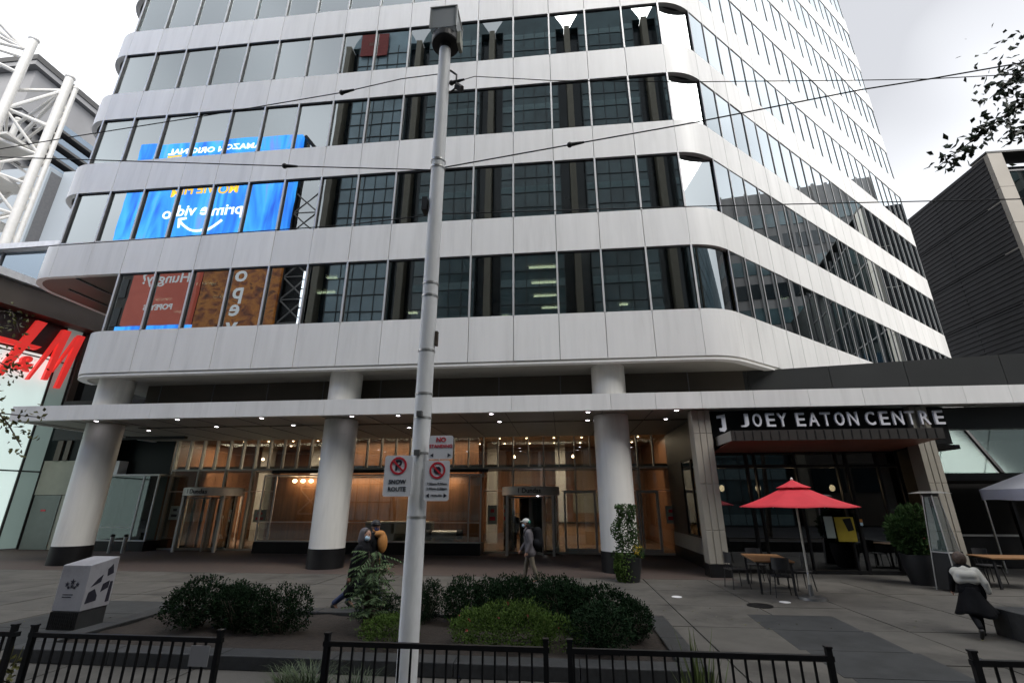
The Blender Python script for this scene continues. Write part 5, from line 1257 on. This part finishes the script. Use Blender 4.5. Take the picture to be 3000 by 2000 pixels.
    if mask: MB().ell(tuple(fpt(.062,0,-.04)*k), (.055*k,.066*k,.06*k), 14, 8).build('face_mask', M[mask], t, smooth=True)
    if cap:
        c = MB(); c.ell(tuple(fpt(-.01,0,.075)*k), (.112*k,.1*k,.09*k), 16, 10); c.ell(tuple(fpt(.1,0,.07)*k), (.075*k,.07*k,.012*k), 12, 6); c.build('cap', M[cap], t, smooth=True)
    if hood:
        c = MB(); limb(c, [S(hd+Vector((-.035,0,.05)),.128),S(neck+Vector((-.04,0,.03)),.12)]); o = skinned('hood', c, M[hood], t, .014*k)
    return t, k, chest*k, hd*k, hip*k, up
# woman in the long black puffer coat, striding right
t, k, ch, hd, hip, up = person('person striding right in a long black hooded coat, jeans and pale blue mask', (-6.06,-5.62,0), 4, 1.66, ((30,8),(-24,26)), ((-22,12),(20,18)), 7, 'coatblack', 'jeans', 1.0, 6, -55, 'maskblue', None, 'hairdark', None)
c = MB(); limb(c, [(hd.x-.06,hd.y+.035,hd.z+.06,.112),(hd.x-.075,hd.y+.035,hd.z-.07,.115)]); skinned('hood', c, M['coatgrey'], t, .013)
# companion with black cap and orange bag behind
t, k, ch, hd, hip, up = person('person behind in a black cap and navy mask with an orange bag on the shoulder', (-6.05,-5.08,0), 4, 1.78, ((24,6),(-20,20)), ((-15,10),(18,20)), 4, 'coatblack', 'jeans', .6, 4, -50, 'masknavy', 'insul', 'hairdark')
c = MB(); c.ell((ch.x+.24,ch.y-.1,ch.z+.02),(.11,.11,.21),14,10); c.ell((ch.x+.17,ch.y-.1,ch.z+.2),(.12,.1,.08),12,8); o = skinned('shoulder_bag', c, M['orange'], t, .015)
MB().tube((ch.x+.2,ch.y-.12,ch.z+.2),(ch.x,ch.y-.08,ch.z+.28),.02,n=8).tube((ch.x+.22,ch.y-.1,ch.z-.2),(ch.x+.2,ch.y-.1,ch.z-.42),.018,n=8).build('bag_strap', M['orange'], t)
# man with backpack walking left
t, k, ch, hd, hip, up = person('person in grey jacket, pale cap and khaki trousers walking left with a black backpack', (-2.82,-1.28,0), 184, 1.68, ((14,4),(-10,10)), ((12,24),(-14,40)), 8, 'coatgrey', 'khaki', .62, 10, 0, 'maskblue', 'capgrey', 'hairdark')
c = MB(); limb(c, [(ch.x-.27,ch.y,ch.z+.1,.13),(ch.x-.29,ch.y,ch.z-.24,.15)]); limb(c, [(ch.x-.23,ch.y-.08,ch.z-.22,.13),(ch.x-.23,ch.y+.08,ch.z-.22,.13)]); skinned('backpack', c, M['coatblack'], t, .016)
for sy in (-1,1): MB().path([(ch.x-.16,ch.y+sy*.11,ch.z+.19),(ch.x+.02,ch.y+sy*.13,ch.z+.2),(ch.x+.14,ch.y+sy*.13,ch.z+.02),(ch.x-.12,ch.y+sy*.14,ch.z-.2)], .02, 6).build('backpack_strap', M['coatblack'], t)
MB().ell((hd.x-.09,hd.y,hd.z+.05),(.05,.085,.06),10,8).build('cap_back', M['capgreen'], t, smooth=True)
# woman with white shawl walking away at lower right
t, k, ch, hd, hip, up = person('person in white shawl and flared black skirt walking away at the lower right', (5.0,-6.22,0), 68, 1.30, ((16,6),(-14,40)), ((-10,14),(24,16)), 6, 'coatblack', 'coatblack', .3, 8, 0, None, None, 'hairdark')
m = MB(); vs = []; n = 28; rows = 8
for j in range(rows+1):
    f = j/rows; z = hip.z+.1-f*.44
    for i in range(n):
        a = 2*math.pi*i/n; r = (.15+.20*f**1.1)*k*(1+.13*f*math.sin(5*a+1)); r *= 1+.45*f*max(0, math.cos(a+.9))
        vs.append((hip.x+r*math.cos(a), r*.92*math.sin(a), z+.03*f*math.sin(3*a)))
m.add(vs, [(j*n+i,(j+1)*n+i,(j+1)*n+(i+1)%n,j*n+(i+1)%n) for j in range(rows) for i in range(n)])
o = m.build('skirt', M['coatblack'], t, smooth=True); s_ = o.modifiers.new('cloth', 'SOLIDIFY'); s_.thickness = .008
c = MB(); limb(c, [(ch.x-.02,-.17*k,ch.z+.03,.075),(ch.x-.03,0,ch.z+.055,.085),(ch.x-.02,.17*k,ch.z+.03,.075)]); limb(c, [(ch.x-.04,-.12*k,ch.z-.04,.085),(ch.x-.04,.12*k,ch.z-.04,.085)]); limb(c, [(ch.x-.02,-.2*k,ch.z+.04,.075),(ch.x-.06,-.29*k,ch.z-.16*k,.062),(ch.x-.03,-.33*k,ch.z-.34*k,.05)]); limb(c, [(ch.x-.06,-.12*k,ch.z-.08,.085),(ch.x-.06,.12*k,ch.z-.08,.085)]); limb(c, [(ch.x-.075,-.1*k,ch.z-.01,.085),(ch.x-.075,.1*k,ch.z-.01,.085)]); skinned('shawl', c, M['shirt'], t, .011, 8)
c = MB(); c.ell((hd.x-.02,0,hd.z+.01),(.095,.098,.115),16,10); skinned('bobbed_hair', c, M['brownhair'], t, .011, 2)
c = MB(); limb(c, [(ch.x-.02,0,ch.z-.13,.105),(hip.x,0,hip.z+.08,.12)]); limb(c, [(ch.x-.02,-.06,ch.z-.12,.095),(ch.x-.02,.06,ch.z-.12,.095)]); skinned('bodice', c, M['coatblack'], t, .012)
# dim figure standing inside the revolving door
person('person dressed in black standing inside the lobby behind the right revolving door', (-4.2,7.9,.012), -90, 1.75, ((4,2),(-4,4)), ((-4,12),(6,14)), 0, 'coatblack', 'coatblack', .6, 0, 0, None, None, 'hairdark', None, None)
